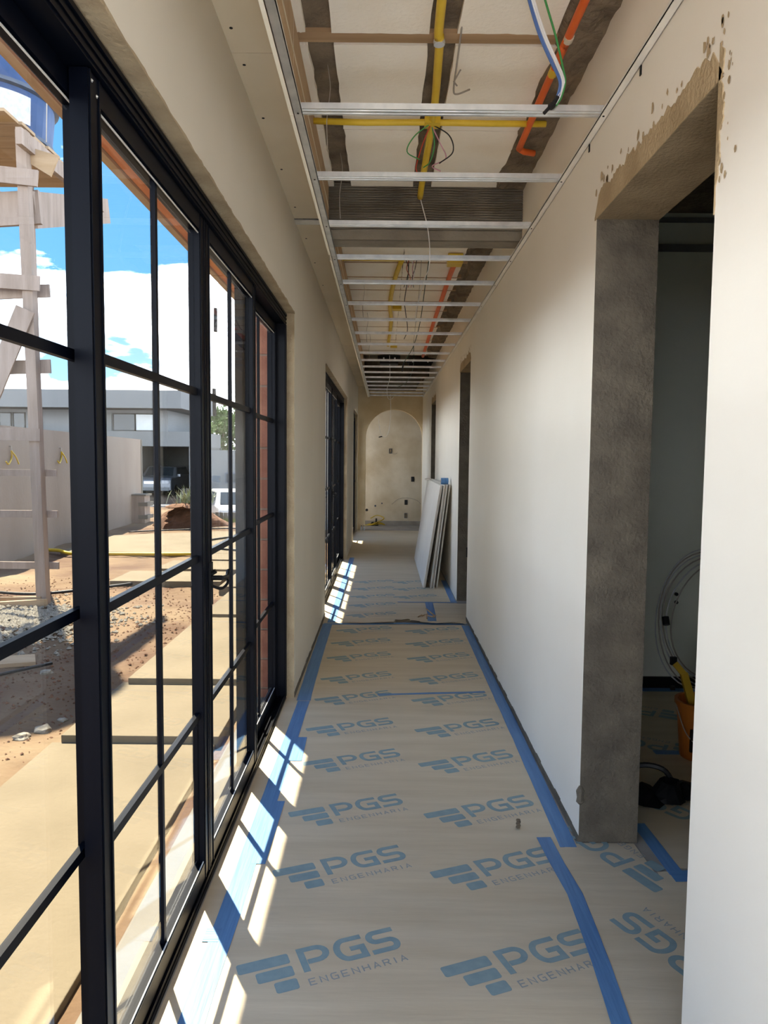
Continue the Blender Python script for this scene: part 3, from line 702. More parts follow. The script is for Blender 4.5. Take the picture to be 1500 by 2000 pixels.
pipe(co2, curve([(0.536, 5.74, 3.005), (0.526, 6.1, 3.005), (0.529, 7.07, 3.005), (0.532, 8.26, 3.005), (0.551, 11.03, 2.995)], 4), 0.021, 'orange_pipe')
MB().box(0.463, 0.575, 5.66, 5.80, 2.965, 3.03).build('junction_box', 'yellow_pipe', co2, bevel=0.006)
for lab, x0, x1, y in (('smaller black box hanging above the far battens, left of the orange pipe', -0.085, 0.19, 11.15), ('wider black box hanging above the far battens, below the orange pipe', 0.36, 0.70, 11.45)):
    t = thing('fixture_box', lab, 'fixture box')
    box('housing', 'black_plastic', t, x0, x1, y, y+0.25, 2.90, SLAB-0.03, bevel=0.01); box('flange', 'black_plastic', t, x0-0.03, x1+0.03, y+0.02, y+0.04, 2.955, 3.02)
    for xx in (x0+0.05, x1-0.06): box('terminal', 'galv', t, xx, xx+0.02, y-0.006, y+0.002, 2.96, 2.99)
# wire bundle coming down over the second batten
wb_ = thing('wire_bundle', 'white, blue and green wires with taped black end draped over a near batten', 'wire')
W_ = [(0.40, 2.30, 3.03), (0.425, 2.36, 2.954), (0.502, 2.5, 2.883), (0.565, 2.58, 2.829), (0.604, 2.64, 2.801), (0.603, 2.655, 2.768), (0.580, 2.652, 2.723)]
B_ = [(0.39, 2.30, 3.03), (0.415, 2.36, 2.954), (0.488, 2.5, 2.883), (0.549, 2.58, 2.829), (0.592, 2.64, 2.801), (0.595, 2.655, 2.768), (0.577, 2.652, 2.723)]
G_ = [(0.45, 2.32, 3.03), (0.468, 2.38, 2.951), (0.545, 2.52, 2.878), (0.589, 2.6, 2.823), (0.609, 2.645, 2.797), (0.60, 2.655, 2.751), (0.582, 2.652, 2.72)]
for c, dx, pts in (('wire_white', 0.0, W_), ('wire_white', -0.007, W_), ('wire_blue', 0.0, B_), ('wire_blue', -0.006, B_), ('wire_green', 0.0, G_)):
    MB().tube(curve([(p[0]+dx, p[1], p[2]) for p in pts], 8), 0.0036, 7).build('wire', c, wb_, smooth=True)
MB().tube(curve([(0.585, 2.652, 2.748), (0.570, 2.648, 2.721), (0.556, 2.648, 2.709), (0.539, 2.648, 2.691)], 5), [0.008]*5+[0.011]*5+[0.006]*6, 8).build('taped_end', 'wire_black', wb_)
t = thing('rebar_hook', 'bent steel rod hook sticking out of the near foam block', 'rod')
MB().tube(curve([(0.262, 2.72, SLAB), (0.262, 2.95, 3.0), (0.265, 3.1, 2.985), (0.28, 3.13, 2.98), (0.33, 3.10, 2.985)], 6), 0.0035, 6).build('rod', 'wire_steel', t)
MB().tube([(0.28, 2.98, 3.0), (0.26, 3.04, 2.985), (0.275, 3.07, 2.985)], 0.0035, 6).build('rod', 'wire_steel', t)
# long thin pulled wires
def hang(label, c, pts, r=0.0025, end=None):
    t = thing('hanging_wire', label, 'wire')
    MB().tube(curve(pts, 8), r, 6).build('wire', c, t, smooth=True)
    if end: MB().tube(end, [0.008, 0.010, 0.005], 7).build('taped_end', 'wire_black', t)
hang('long pale wire dropping beside the combed beam', 'wire_white', [(0.19, 4.3, 2.96), (0.235, 4.29, 2.78), (0.245, 4.3, 2.60), (0.238, 4.8, 2.62), (0.23, 5.6, 2.62), (0.25, 6.4, 2.69), (0.28, 7.2, 2.80), (0.33, 7.9, 2.93), (0.36, 8.2, 3.0)], 0.003)
hang('dark green wire hanging in the far bay with a taped black end', 'wire_dark_green', [(0.33, 5.9, 3.03), (0.335, 6.5, 2.97), (0.345, 7.6, 2.86), (0.31, 8.3, 2.74), (0.25, 8.7, 2.66), (0.215, 8.8, 2.62)], 0.004, [(0.215, 8.8, 2.62), (0.205, 8.85, 2.57), (0.20, 8.87, 2.52)])
hang('thin steel coloured wire hanging in the middle of the far bay', 'wire_steel', [(0.27, 5.8, 3.03), (0.285, 6.6, 2.90), (0.30, 8.0, 2.75), (0.34, 9.5, 2.8), (0.33, 10.6, 3.0)], 0.002)
hang('thin black wire dangling from the yellow box in the far bay', 'wire_black', [(0.17, 5.76, 3.0), (0.175, 6.1, 2.95), (0.165, 6.7, 2.90), (0.18, 7.0, 2.87), (0.22, 7.6, 2.8), (0.20, 8.1, 2.78)], 0.004)
hang('pale wire looping down near the arch', 'wire_white', [(0.06, 11.0, 3.0), (0.07, 11.6, 2.75), (0.03, 12.3, 2.62), (0.06, 13.3, 2.55), (0.14, 14.2, 2.63), (0.18, 14.6, 2.72)], 0.004)
hang('greenish wire crossing below the far battens', 'wire_dark_green', [(0.36, 9.6, 3.0), (0.40, 10.8, 2.8), (0.34, 11.8, 2.7), (0.22, 12.6, 2.70), (0.14, 13.2, 2.78)], 0.004)
hang('long pale wire hanging in front of the arch', 'wire_white', [(0.10, 14.3, 2.72), (0.11, 14.6, 2.3), (0.05, 15.0, 1.95), (-0.08, 15.9, 2.0), (-0.14, 16.44, 2.35)], 0.004)
tt = thing('wire_cluster', 'tangle of short coloured wires below the far ceiling box', 'wire')
for k in range(5):
    rng = random.Random(k); x = 0.15+0.02*k
    MB().tube(curve([(x, 5.75, 3.0), (x+rng.uniform(-.02, .03), 5.85, 2.96), (x+rng.uniform(-.03, .03), 6.0, 2.93), (x+rng.uniform(-.02, .02), 6.2, 2.90)], 5), 0.003, 5).build('wire', ['wire_black', 'wire_red', 'wire_white', 'wire_pink', 'wire_black'][k], tt)

# ================================================================== LEANING PLASTERBOARDS
def sheet(label, xf, xt, ht, y0, y1, grp):
    b = MB(); th = 0.0125; d = Vector((xt-xf, 0, ht)).normalized(); nrm = Vector((-d.z, 0, d.x)); L = 1.2
    a = Vector((xf, 0, 0.0045)); 
    v = []
    for y in (y0, y1):
        for p in (a, a+d*L, a+d*L-nrm*th, a-nrm*th):
            v.append((p.x, y, p.z+ (0.0125*0.16 if p is a else 0)))
    b.add(v, [(3, 2, 1, 0), (4, 5, 6, 7), (0, 1, 5, 4), (1, 2, 6, 5), (2, 3, 7, 6), (3, 0, 4, 7)])
    b.m = [1, 1, 0, 1, 0, 1]
    return tag(b.build('plasterboard_sheet', ['drywall_face', 'drywall_edge']), label, 'plasterboard', grp)
G = 'plasterboard sheets leaning on the right wall'
sheet('front plasterboard sheet of the leaning stack, its pale face fully visible', 0.458, 0.640, 1.18, 8.45, 11.0, G)
sheet('second plasterboard sheet, tight behind the front one', 0.474, 0.655, 1.18, 8.46, 11.0, G)
sheet('third plasterboard sheet, first one past the dark gap', 0.540, 0.680, 1.18, 8.44, 11.0, G)
sheet('fourth plasterboard sheet, middle of the rear bundle', 0.556, 0.695, 1.18, 8.47, 11.0, G)
sheet('fifth plasterboard sheet, back of the rear bundle', 0.572, 0.710, 1.18, 8.43, 11.0, G)
sheet('rearmost plasterboard sheet, set apart nearest the right wall', 0.612, 0.745, 1.18, 8.46, 11.0, G)
t = thing('blue_tape_roll', 'blue block of tape on top of the leaning plasterboards', 'tape roll')
b = MB(); b.tube([(0.66, 8.62, 1.235), (0.745, 8.62, 1.235)], 0.038, 18); b.build('roll', 'tape', t, smooth=False)
MB().tube([(0.658, 8.62, 1.235), (0.747, 8.62, 1.235)], 0.022, 14).build('core', 'board_back', t)
b = MB(); b.lathe([(0.01, 0), (0.05, 0.004), (0.055, 0.02), (0.03, 0.03), (0.005, 0.033)], (0.635, 10.7, 1.182), 9)
tag(b.build('crumpled_scrap', 'drywall_edge'), 'small crumpled grey scrap at the far top end of the boards', 'debris')

# ================================================================== BACK WALL FITTINGS BEHIND THE ARCH
def ebox(label, x, z, m='black_plastic'):
    t = thing('wall_box', label, 'electrical box')
    fr_ = MB(); fr_.box(x-0.033, x+0.033, 16.485, 16.502, z-0.055, z-0.045); fr_.box(x-0.033, x+0.033, 16.485, 16.502, z+0.045, z+0.055)
    fr_.box(x-0.033, x-0.025, 16.485, 16.502, z-0.045, z+0.045); fr_.box(x+0.025, x+0.033, 16.485, 16.502, z-0.045, z+0.045)
    fr_.build('rim', m, t); box('recess', 'wire_black' if m != 'tank_rim' else 'slab_concrete', t, x-0.025, x+0.025, 16.492, 16.501, z-0.045, z+0.045)
    return t
for lab, x, z, m in (('highest electrical box on the back wall, loose wire hanging from it', 0.13, 1.649, 'tank_rim'), ('electrical box on the right of the back wall, at mid height', 0.633, 1.028, 'black_plastic'), ('upper of two low electrical boxes on the back wall', 0.490, 0.511, 'black_plastic'), ('lower of two low electrical boxes on the back wall', 0.488, 0.213, 'tank_rim')):
    ebox(lab, x, z, m)
for lab, x, z, r in (('dark round hole low at the left edge of the back wall', -0.385, 0.331, 0.03), ('grey round pipe stub low on the back wall', -0.196, 0.425, 0.022), ('small pipe stub, higher of the two on the back wall', -0.048, 0.483, 0.016)):
    tag(MB().tube([(x, 16.49, z), (x, 16.52, z)], r, 12).build('pipe_stub', 'wire_black' if r > 0.025 else 'tank_rim'), lab, 'pipe stub')
tag(MB().tube(curve([(-0.127, 16.49, 1.953), (-0.107, 16.47, 1.958), (-0.057, 16.49, 1.973)], 4), 0.012, 6).build('wire_stub', 'wire_black'), 'dark wire stub high on the back wall', 'wire')
tag(MB().tube(curve([(0.158, 16.485, 1.604), (0.208, 16.46, 1.584), (0.258, 16.47, 1.594), (0.278, 16.48, 1.614)], 5), 0.004, 5).build('loose_wire', 'wire_steel'), 'loose wire curling from the highest wall box', 'wire')
tag(MB().tube(curve([(0.17, 16.47, 0.464), (0.34, 16.47, 0.592), (0.568, 16.47, 0.606), (0.74, 16.47, 0.55), (0.821, 16.47, 0.471)], 5), 0.004, 5).build('loose_wire', 'wire_steel'), 'thin arched cable along the lower back wall', 'wire')
t = thing('coiled_rope', 'yellow cord coiled on the floor behind the arch', 'rope')
MB().tube(curve([(-0.45, 16.2, 0.02), (-0.3, 16.1, 0.03), (-0.1, 16.2, 0.05), (0.02, 16.3, 0.02), (-0.1, 16.35, 0.06), (-0.35, 16.3, 0.03), (-0.25, 16.15, 0.05), (0.0, 16.25, 0.16), (-0.15, 16.4, 0.22), (-0.3, 16.42, 0.15)], 6), 0.012, 6).build('loops', 'wire_yellow', t, smooth=True)
t = thing('black_tool', 'small dark object standing on the floor behind the arch', 'debris')
MB().lathe([(0.05, 0), (0.05, 0.05), (0.02, 0.09), (0.018, 0.15), (0.01, 0.16)], (-0.17, 16.3, 0.002), 10).build('body', 'black_plastic', t); MB().lathe([(0.035, 0), (0.04, 0.05), (0.02, 0.08)], (-0.25, 16.28, 0.002), 10).build('cap', 'black_plastic', t)
for dx, lab in ((0, 'left'), (0.05, 'right')):
    t = thing('small_bottle', lab+' one of two small white bottles at the foot of the arch pier', 'bottle', 'small bottles by the arch pier')
    MB().lathe([(0.018, 0), (0.02, 0.07), (0.008, 0.085)], (-0.46+dx, 15.15, 0.003), 10).build('bottle_body', 'label_white', t)
    MB().lathe([(0.010, 0), (0.010, 0.018)], (-0.46+dx, 15.15, 0.0885), 10).build('cap', 'tank_rim', t)

# ================================================================== SIDE ROOM THINGS
bk = thing('bucket', 'orange plastic bucket in the dim side room', 'bucket')
b = MB().lathe([(0.105, 0), (0.128, 0.27), (0.138, 0.27), (0.138, 0.29), (0.122, 0.29), (0.10, 0.02), (0.0, 0.018)], (1.625, 3.66, 0.003), 24); b.build('shell', 'orange_plastic', bk, smooth=False)
MB().box(1.515, 1.56, 3.535, 3.55, 0.07, 0.18).build('dark_label', 'black_plastic', bk)
MB().tube(curve([(1.49, 3.66, 0.26), (1.50, 3.56, 0.16), (1.56, 3.52, 0.10), (1.65, 3.51, 0.08), (1.74, 3.56, 0.14), (1.76, 3.66, 0.26)], 5), 0.003, 6).build('bail', 'wire_steel', bk)
t = thing('yellow_tool', 'yellow handled tool sticking out of the orange bucket', 'tool')
MB().beam((1.62, 3.66, 0.10), (1.535, 3.70, 0.42), 0.045, 0.025, (0, 1, 0), w2=0.035).build('handle', 'yellow_plastic', t)
MB().beam((1.54, 3.70, 0.41), (1.49, 3.71, 0.47), 0.03, 0.02, (0, 1, 0)).build('head', 'yellow_plastic', t)
MB().box(1.470, 1.50, 3.70, 3.72, 0.46, 0.50).build('tip', 'black_plastic', t); MB().box(1.475, 1.495, 3.70, 3.715, 0.33, 0.35).build('tip', 'black_plastic', t)
t = thing('cable_coil', 'coil of pale cable standing in the side room behind the bucket', 'cable coil')
for k in range(6):
    r = 0.26+0.012*k; cxk, czk = 1.82-0.004*k, 0.62+0.01*math.sin(k)
    MB().tube([(cxk+r*math.cos(a)*0.92, 4.0+0.012*k+0.03*math.sin(a*2+k), czk+1.25*r*math.sin(a)) for a in [i*2*PI/40 for i in range(41)]], 0.004, 6).build('loop', ['wire_steel', 'label_white'][k % 2], t, smooth=True)
for z in (0.62,): MB().tube([(1.555, 4.0, z-0.02), (1.555, 4.02, z+0.02)], 0.02, 8).build('cable_tie', 'black_plastic', t)
t = thing('rubbish_heap', 'heap of dark plastic and cables on the side room floor', 'debris')
for k in range(6):
    rng = random.Random(40+k); b = MB(); cx_, cy_ = 1.16+0.10*k, 3.18+rng.uniform(-.06, .08); n = 10
    pr_ = [(0.02, 0.0), (0.10*rng.uniform(.7, 1.2), 0.01), (0.09*rng.uniform(.7, 1.2), 0.035), (0.04, 0.06*rng.uniform(.6, 1.5)), (0.005, 0.07)]
    b.lathe(pr_, (cx_, cy_, 0.003), n)
    b.v = [(x+0.02*noise.noise((x*20, y*20, z*20)), y+0.02*noise.noise((x*20+5, y*20, z*20)), max(0.003, z+0.01*noise.noise((x*20, y*20+9, z*20)))) for x, y, z in b.v]
    b.build('plastic_lump', 'black_plastic', t)
MB().tube(curve([(1.06, 3.20, 0.05), (1.15, 3.25, 0.12), (1.26, 3.22, 0.12), (1.32, 3.2, 0.03)], 6), 0.012, 6).build('cable', 'wire_black', t)
for k, p in enumerate(((1.920, 4.8, 0.627), (1.922, 4.8, 0.573))):
    tag(MB().tube([(p[0], 4.785, p[2]), (p[0], 4.802, p[2])], 0.012, 8).build('screw_hole', 'wire_black'), ['upper', 'lower'][k]+' dark screw hole in the dim side room wall', 'screw hole')

# ================================================================== OUTSIDE
def gz(x, y):
    z = -0.13
    if y > 18.0: z -= 1.0*min(1, (y-18.0)/5.0)
    if y > 24 and x < -6.5: z += 0.68*min(1, (y-24)/8.0)
    z += 0.03*min(1, max(0, (y-3)/6))
    dd = 0
    if x < -1.9 or y > 16:
        dd = 0.05*noise.noise((x*0.9, y*0.9, 0))+0.018*noise.noise((x*4, y*4, 2))+0.008*noise.noise((x*13, y*13, 2))
    else: dd = 0.010*noise.noise((x*4, y*4, 2))
    return z+dd
def grid(x0, x1, nx, y0, y1, ny, fx=None):
    b = MB(); v = []
    for j in range(ny+1):
        for i in range(nx+1):
            x = x0+(x1-x0)*i/nx; y = y0+(y1-y0)*(j/ny); v.append((x, y, gz(x, y)))
    W = nx+1; b.add(v, [(j*W+i, j*W+i+1, (j+1)*W+i+1, (j+1)*W+i) for j in range(ny) for i in range(nx)]); return b
b = grid(-6.3, -0.70, 90, -2.0, 19.5, 260)
o = tag(b.build('ground', 'soil', smooth=True), 'reddish bare soil of the building site outside the doors', 'ground', kind='structure')
b = grid(-6.31, 8.0, 30, 19.5, 24, 16); b2 = grid(-60, -6.3, 30, -20, 60, 60); b3 = grid(-6.31, 60, 30, 24, 70, 20); b4 = grid(-6.31, 60, 10, -60, -2.0, 10)
for q in (b2, b3, b4): b.add(q.v, q.f)
tag(b.build('ground_far', 'soil', smooth=True), 'bare ground stretching away around the site', 'ground', kind='structure')
# raised sill ledge beside the doors and outer wall foot
lg = box('threshold_ledge', 'ledge', None, -0.815, -0.705, -1.0, 4.58, -0.20, -0.02, bevel=0.006)
tag(lg, 'pale concrete sill ledge outside the nearest glass door', 'ledge')
# paving slabs
def slab(label, x0, x1, y0, y1, z, th=0.07, rot=0, seed=0, rough_right=False):
    P = []; rng = random.Random(seed); cx_, cy_ = (x0+x1)/2, (y0+y1)/2
    pts = [(x0, y0), (x1, y0)]
    if rough_right:
        for i in range(1, 8): pts.append((x1+0.05*noise.noise((i*1.7, seed, 0)), y0+(y1-y0)*i/8))
    pts += [(x1, y1), (x0, y1)]
    c, s = math.cos(math.radians(rot)), math.sin(math.radians(rot))
    P = [(cx_+(x-cx_)*c-(y-cy_)*s, cy_+(x-cx_)*s+(y-cy_)*c) for x, y in pts]
    o = MB().prism(P, z-th, z).build('paving_slab', 'paver', bevel=0.004)
    return tag(o, label, 'paving slab', 'concrete paving slabs of the site path')
slab('nearest paving slab, largest and right outside the glass', -1.84, -0.93, 0.4, 4.02, -0.10, 0.09, seed=1)
slab('second paving slab of the path, stepped above the nearest one', -1.79, -0.91, 4.02, 5.0, -0.06, 0.10, seed=2)
slab('third paving slab of the path, beyond the second step', -1.74, -0.93, 4.96, 6.90, -0.02, 0.12, seed=3)
slab('fourth paving slab of the path, past the brick pier', -1.72, -0.90, 6.95, 8.35, 0.0, 0.12, seed=4)
slab('fifth paving slab of the path, straight behind the door handle', -1.9, -0.95, 8.45, 9.5, 0.0, 0.13, seed=5, rough_right=True)
slab('wide cracked paving slab left of the path bend', -3.35, -2.0, 8.95, 9.75, -0.03, 0.10, 1, 6, True)
slab('farther paving slab lying beside the wide cracked one', -3.10, -1.95, 9.95, 10.75, -0.03, 0.10, -2, 7)
slab('small paving slab where the path meets the pale pad', -2.75, -1.2, 10.9, 11.6, -0.03, 0.10, 0, 8)
o = MB().prism([(-5.2, 11.8), (-1.1, 11.7), (-1.1, 15.1), (-3.4, 15.2), (-5.3, 14.2)], -0.25, -0.045).build('concrete_pad', 'paver', bevel=0.01)
tag(o, 'wide pale concrete pad beyond the yellow hose', 'concrete pad')
# rocks and gravel
def rock(label, x, y, r, seed, m='gravel', grp='loose stones on the soil'):
    import bmesh
    bm = bmesh.new(); bmesh.ops.create_icosphere(bm, subdivisions=2, radius=r)
    for v in bm.verts:
        k = 1+0.5*noise.noise(v.co*(1.3/r)+Vector((seed*3.3, 0, 0))); v.co *= k; v.co.z *= 0.55
    me = bpy.data.meshes.new('stone'); bm.to_mesh(me); bm.free(); me.materials.append(MATS[m])
    o = bpy.data.objects.new('stone', me); C.objects.link(o); o.location = (x, y, gz(x, y)+r*0.15)
    return tag(o, label, 'stone', grp)
for k, (lab, x, y, r) in enumerate((('pale flat stone in the soil beside the nearest paving slab', -2.065, 4.136, 0.045), ('grey stone right of the pale flat stone, by the nearest paving slab', -2.0, 4.26, 0.05), ('dark lump on the soil near the tower shadow', -2.49, 5.386, 0.05), ('small stone near the second paving slab corner', -1.96, 4.43, 0.028), ('red stone at the left frame edge by the gravel', -3.461, 6.618, 0.06))):
    rock(lab, x, y, r, k, 'mound_soil' if 'red' in lab else 'gravel')
b = MB(); rng = random.Random(11)
oct_ = [(1, 0, 0), (-1, 0, 0), (0, 1, 0), (0, -1, 0), (0, 0, 1), (0, 0, -1)]; of = [(0, 2, 4), (2, 1, 4), (1, 3, 4), (3, 0, 4), (2, 0, 5), (1, 2, 5), (3, 1, 5), (0, 3, 5)]
for k in range(2600):
    a = rng.uniform(0, 1); x = rng.gauss(-3.45, 0.42); y = rng.gauss(6.95, 0.42); r = rng.uniform(0.012, 0.03); z = gz(x, y)+r*0.3+0.03*max(0, 1-((x+3.45)**2+(y-6.95)**2)/0.5)
    th = rng.uniform(0, PI); c, s = math.cos(th), math.sin(th)
    b.add([(x+r*(vx*c-vy*s)*rng.uniform(.7, 1.2), y+r*(vx*s+vy*c), z+r*vz*0.7) for vx, vy, vz in oct_], of)
tag(b.build('gravel_patch', 'gravel'), 'patch of pale gravel at the foot of the timber tower', 'gravel', kind='stuff')
b = MB(); rng = random.Random(12)
for k in range(5000):
    x = rng.uniform(-4.7, -1.87); y = rng.uniform(2.0, 9.5) if k % 3 else rng.uniform(4.2, 7.5); r = rng.uniform(0.004, 0.016)*rng.uniform(0.5, 1.2); z = gz(x, y)+r*0.2
    b.add([(x+r*vx*rng.uniform(.7, 1.3), y+r*vy*rng.uniform(.7, 1.3), z+r*vz*0.7) for vx, vy, vz in oct_], of)
tag(b.build('soil_crumbs', 'mound_soil'), 'small soil crumbs and pebbles strewn over the site', 'soil crumbs', kind='stuff')

# roof overhang over the doors
ro = tag(empty('roof_overhang'), 'overhanging roof edge with reddish timber soffit outside the doors', 'roof', kind='structure')
nb = 5
for i in range(nb):
    for (ya_, yb_) in ((-1.2, 1.9), (1.905, 4.9), (4.905, 7.9), (7.905, 11.5), (11.505, 15.3)):
        box('soffit_plank', 'soffit_wood', ro, -1.255+i*0.111, -1.255+(i+1)*0.111-0.004, ya_, yb_, 2.850+0.003*((i*7) % 3), 2.88)
box('fascia', 'fascia_cream', ro, -1.30, -1.258, -1.2, 15.3, 2.835, 3.12)
box('roof_deck', 'column_concrete', ro, -1.30, -0.70, -1.2, 15.3, 3.12, 3.22)
# brick pier
pr = thing('brick_pier', 'red hollow-brick pier with a grey concrete edge column outside the door', 'pier')
box('core', 'joint', pr, -0.812, -0.712, 4.612, 4.95, -0.2, 2.88)
c0, zz, k = None, -0.15, 0
while zz < 2.80:
    h = min(0.188, 2.875-zz)
    for (x0, x1) in ((-0.815, -0.706),):
        box('brick', 'brick_red', pr, x0, x1, 4.60+0.002*noise.noise((k, 0, 0)), 4.955, zz, zz+h-0.012, bevel=0.003)
    zz += 0.19; k += 1
box('edge_column', 'column_concrete', pr, -0.905, -0.818, 4.598, 4.96, -0.2, 2.20, bevel=0.004)
zz = 2.205
while zz < 2.86:
    box('brick', 'brick_red' if int(zz*20) % 2 else 'column_concrete', pr, -0.902, -0.820, 4.602, 4.955, zz, zz+0.058, bevel=0.003); zz += 0.07

# boundary wall
bw = thing('boundary_wall', 'long beige rendered boundary wall on the left of the site', 'boundary wall')
MB().beam((-5.45, 8.0, 0.85), (-6.12, 18.4, 0.82), 0.15, 2.15).build('wall_panel', 'stucco', bw)
MB().beam((-4.72, -6.0, 0.85), (-5.45, 8.0, 0.85), 0.15, 2.15).build('wall_panel', 'stucco', bw)
box('end_post', 'ledge', bw, -6.20, -6.03, 18.38, 18.46, -0.25, 1.88)
for lab, Y in (('yellow rope loop hooked on the boundary wall, behind the tower', 11.0), ('yellow rope end hooked on the boundary wall, right of the tower', 13.0)):
    p = Vector((-5.45-(Y-8)*0.0644+0.105, Y, 1.555))
    t = thing('rope_loop', lab, 'rope')
    MB().tube(curve([p, p+Vector((-0.02, 0.05, -0.10)), p+Vector((0.02, -0.12, -0.2)), p+Vector((0.02, -0.2, -0.16))], 5), 0.012, 6).build('rope', 'wire_yellow', t)
    MB().tube(curve([p, p+Vector((0.02, 0.10, -0.10)), p+Vector((0.02, 0.18, -0.2))], 5), 0.012, 6).build('rope', 'wire_yellow', t)
    MB().tube([p+Vector((-0.09, 0, 0.06)), p+Vector((0.0, 0, 0.06)), p], 0.01, 6).build('hook', 'wire_steel', t)

# timber tower with water tank
tw = thing('timber_tower', 'rough timber tower of posts and planks carrying the blue tank', 'tower')
TY = 7.75
def tb(name, a, b_, w, h, m='timber', up=(0, 1, 0), **k): return MB().beam(a, b_, w, h, up, **k).build(name, m, tw)
tb('post', (-3.60, TY, -0.15), (-3.70, TY, 4.80), 0.105, 0.105)
tb('post', (-5.0, TY, -0.15), (-4.95, TY, 4.80), 0.105, 0.105)
tb('post', (-4.20, TY+1.25, -0.15), (-4.30, TY+1.35, 4.70), 0.105, 0.105)
tb('post', (-5.2, TY+1.3, -0.15), (-5.15, TY+1.3, 4.80), 0.105, 0.105)
tb('short_post', (-3.98, 7.45, -0.15), (-3.98, 7.45, 0.12), 0.08, 0.08, 'timber_fresh')
for z, h, x1, dz, dy in ((3.235, 0.15, -3.53, 0.10, -0.07), (2.42, 0.14, -3.50, -0.06, 0.07), (1.70, 0.13, -3.56, 0.04, -0.07), (1.305, 0.07, -3.46, 0.0, 0.07), (0.87, 0.075, -3.46, 0.0, 0.07), (0.32, 0.075, -3.46, 0.0, 0.07)):
    tb('rail', (-5.1, TY+dy, z+dz), (x1, TY+dy, z), 0.025, h, up=(0, 0, 1))
tb('rail', (-5.1, TY+0.09, 3.12), (-3.50, TY+0.09, 3.20), 0.025, 0.13, up=(0, 0, 1))
tb('brace', (-3.68, TY-0.07, 2.98), (-4.35, TY-0.07, 1.45), 0.025, 0.20, up=(1, 0, 0.4))
tb('sill_plank', (-4.2, 7.42, -0.08), (-3.50, 7.62, -0.06), 0.05, 0.12, 'timber_fresh', up=(0, 0, 1))
tb('sill_plank', (-4.2, 7.62, -0.06), (-3.60, 7.70, -0.05), 0.05, 0.12, 'timber_fresh', up=(0, 0, 1))
tb('head_beam', (-4.6, TY+0.10, 3.98), (-3.60, TY+0.14, 4.06), 0.05, 0.34, up=(0, 0, 1))
tb('cross_beam', (-3.66, TY+0.10, 4.02), (-3.70, TY+2.3, 4.72), 0.05, 0.36, up=(0, 0, 1), h2=0.30)
tb('rail', (-5.0, TY-0.08, 4.42), (-3.52, TY-0.08, 4.27), 0.03, 0.16, up=(0, 0, 1))
tb('bearer', (-3.62, TY-0.25, 4.62), (-3.62, TY+1.9, 4.66), 0.06, 0.16, up=(0, 0, 1))
tb('bearer', (-4.8, TY-0.25, 4.62), (-4.8, TY+1.9, 4.66), 0.06, 0.16, up=(0, 0, 1))
for i in range(7):
    tb('deck_plank', (-5.3, TY-0.30+i*0.29, 4.78), (-3.66+0.03*(i % 2), TY-0.30+i*0.29, 4.78), 0.28, 0.03, 'timber_fresh', up=(0, 0, 1))
tb('offcut', (-3.68, TY+0.05, 4.56), (-3.40, TY+0.05, 4.44), 0.03, 0.14, 'timber_fresh', up=(0, 0, 1), h2=0.22)
MB().tube([(-3.46, TY, 4.66), (-3.44, TY, 5.2)], 0.006, 5).build('wire', 'wire_steel', tw)
tk = thing('water_tank', 'blue cylindrical water tank with dark rims on the timber tower', 'water tank')
tcx, tcy, tz = -4.36, TY+0.62, 4.797
MB().lathe([(0.60, 0), (0.62, 0.02), (0.66, 0.42), (0.67, 0.9)], (tcx, tcy, tz), 40).build('body', 'tank_blue', tk, smooth=False)
for z, r in ((0.05, 0.63), (0.50, 0.685), (0.90, 0.70)): MB().lathe([(r-0.02, 0), (r+0.025, 0.012), (r+0.025, 0.05), (r-0.02, 0.062)], (tcx, tcy, tz+z), 40).build('rim', 'tank_rim', tk)
MB().lathe([(0.72, 0), (0.73, 0.04), (0.55, 0.14), (0.3, 0.2), (0.02, 0.21)], (tcx, tcy, tz+0.96), 40).build('lid', 'tank_blue', tk)
b = MB(); n = 8
for i in range(n):
    a0, a1 = math.radians(-62+i*4.5), math.radians(-62+(i+1)*4.5)
    b.add([(tcx+r_*math.cos(a_), tcy+r_*math.sin(a_), tz+z_) for a_, r_, z_ in ((a0, 0.652, 0.16), (a1, 0.652, 0.16), (a1, 0.668, 0.44), (a0, 0.668, 0.44))], [(0, 1, 2, 3)])
b.build('label', 'label_white', tk)

# hoses
def hose(label, pts, r, m, cat='hose'):
    return tag(MB().tube(curve(pts, 8), r, 7).build('hose', m, smooth=True), label, cat)
hz = lambda x, y: (x, y, gz(x, y)+0.03)
hose('yellow hose lying along the near edge of the concrete pad', [hz(-5.6, 12.0), (-5.2, 11.75, -0.03), (-4.9, 11.55, -0.05), (-4.3, 11.62, -0.06), (-3.4, 11.66, -0.06), (-2.9, 11.68, -0.05)], 0.028, 'wire_yellow')
hose('black cable looping over the concrete pad', [(-1.2, 11.9, -0.02), (-2.4, 12.0, -0.025), (-3.1, 12.6, -0.025), (-3.2, 13.3, -0.025), (-2.6, 14.2, -0.025), (-1.2, 14.6, -0.025)], 0.018, 'wire_black', 'cable')
hose('thin dark cable along the far edge of the concrete pad', [hz(-5.2, 15.0), hz(-4.4, 15.7), hz(-3.3, 15.9), hz(-1.6, 15.8)], 0.016, 'wire_black', 'cable')
hose('black hose crossing the soil behind the timber tower', [hz(-5.2, 8.9), hz(-4.8, 8.6), hz(-4.0, 8.35), hz(-3.3, 8.7), hz(-2.9, 9.2)], 0.018, 'wire_black')
hose('thin black wire lying on the soil in front of the tower', [hz(-3.6, 4.6), hz(-3.0, 5.0), hz(-2.55, 5.6)], 0.012, 'wire_black', 'cable')
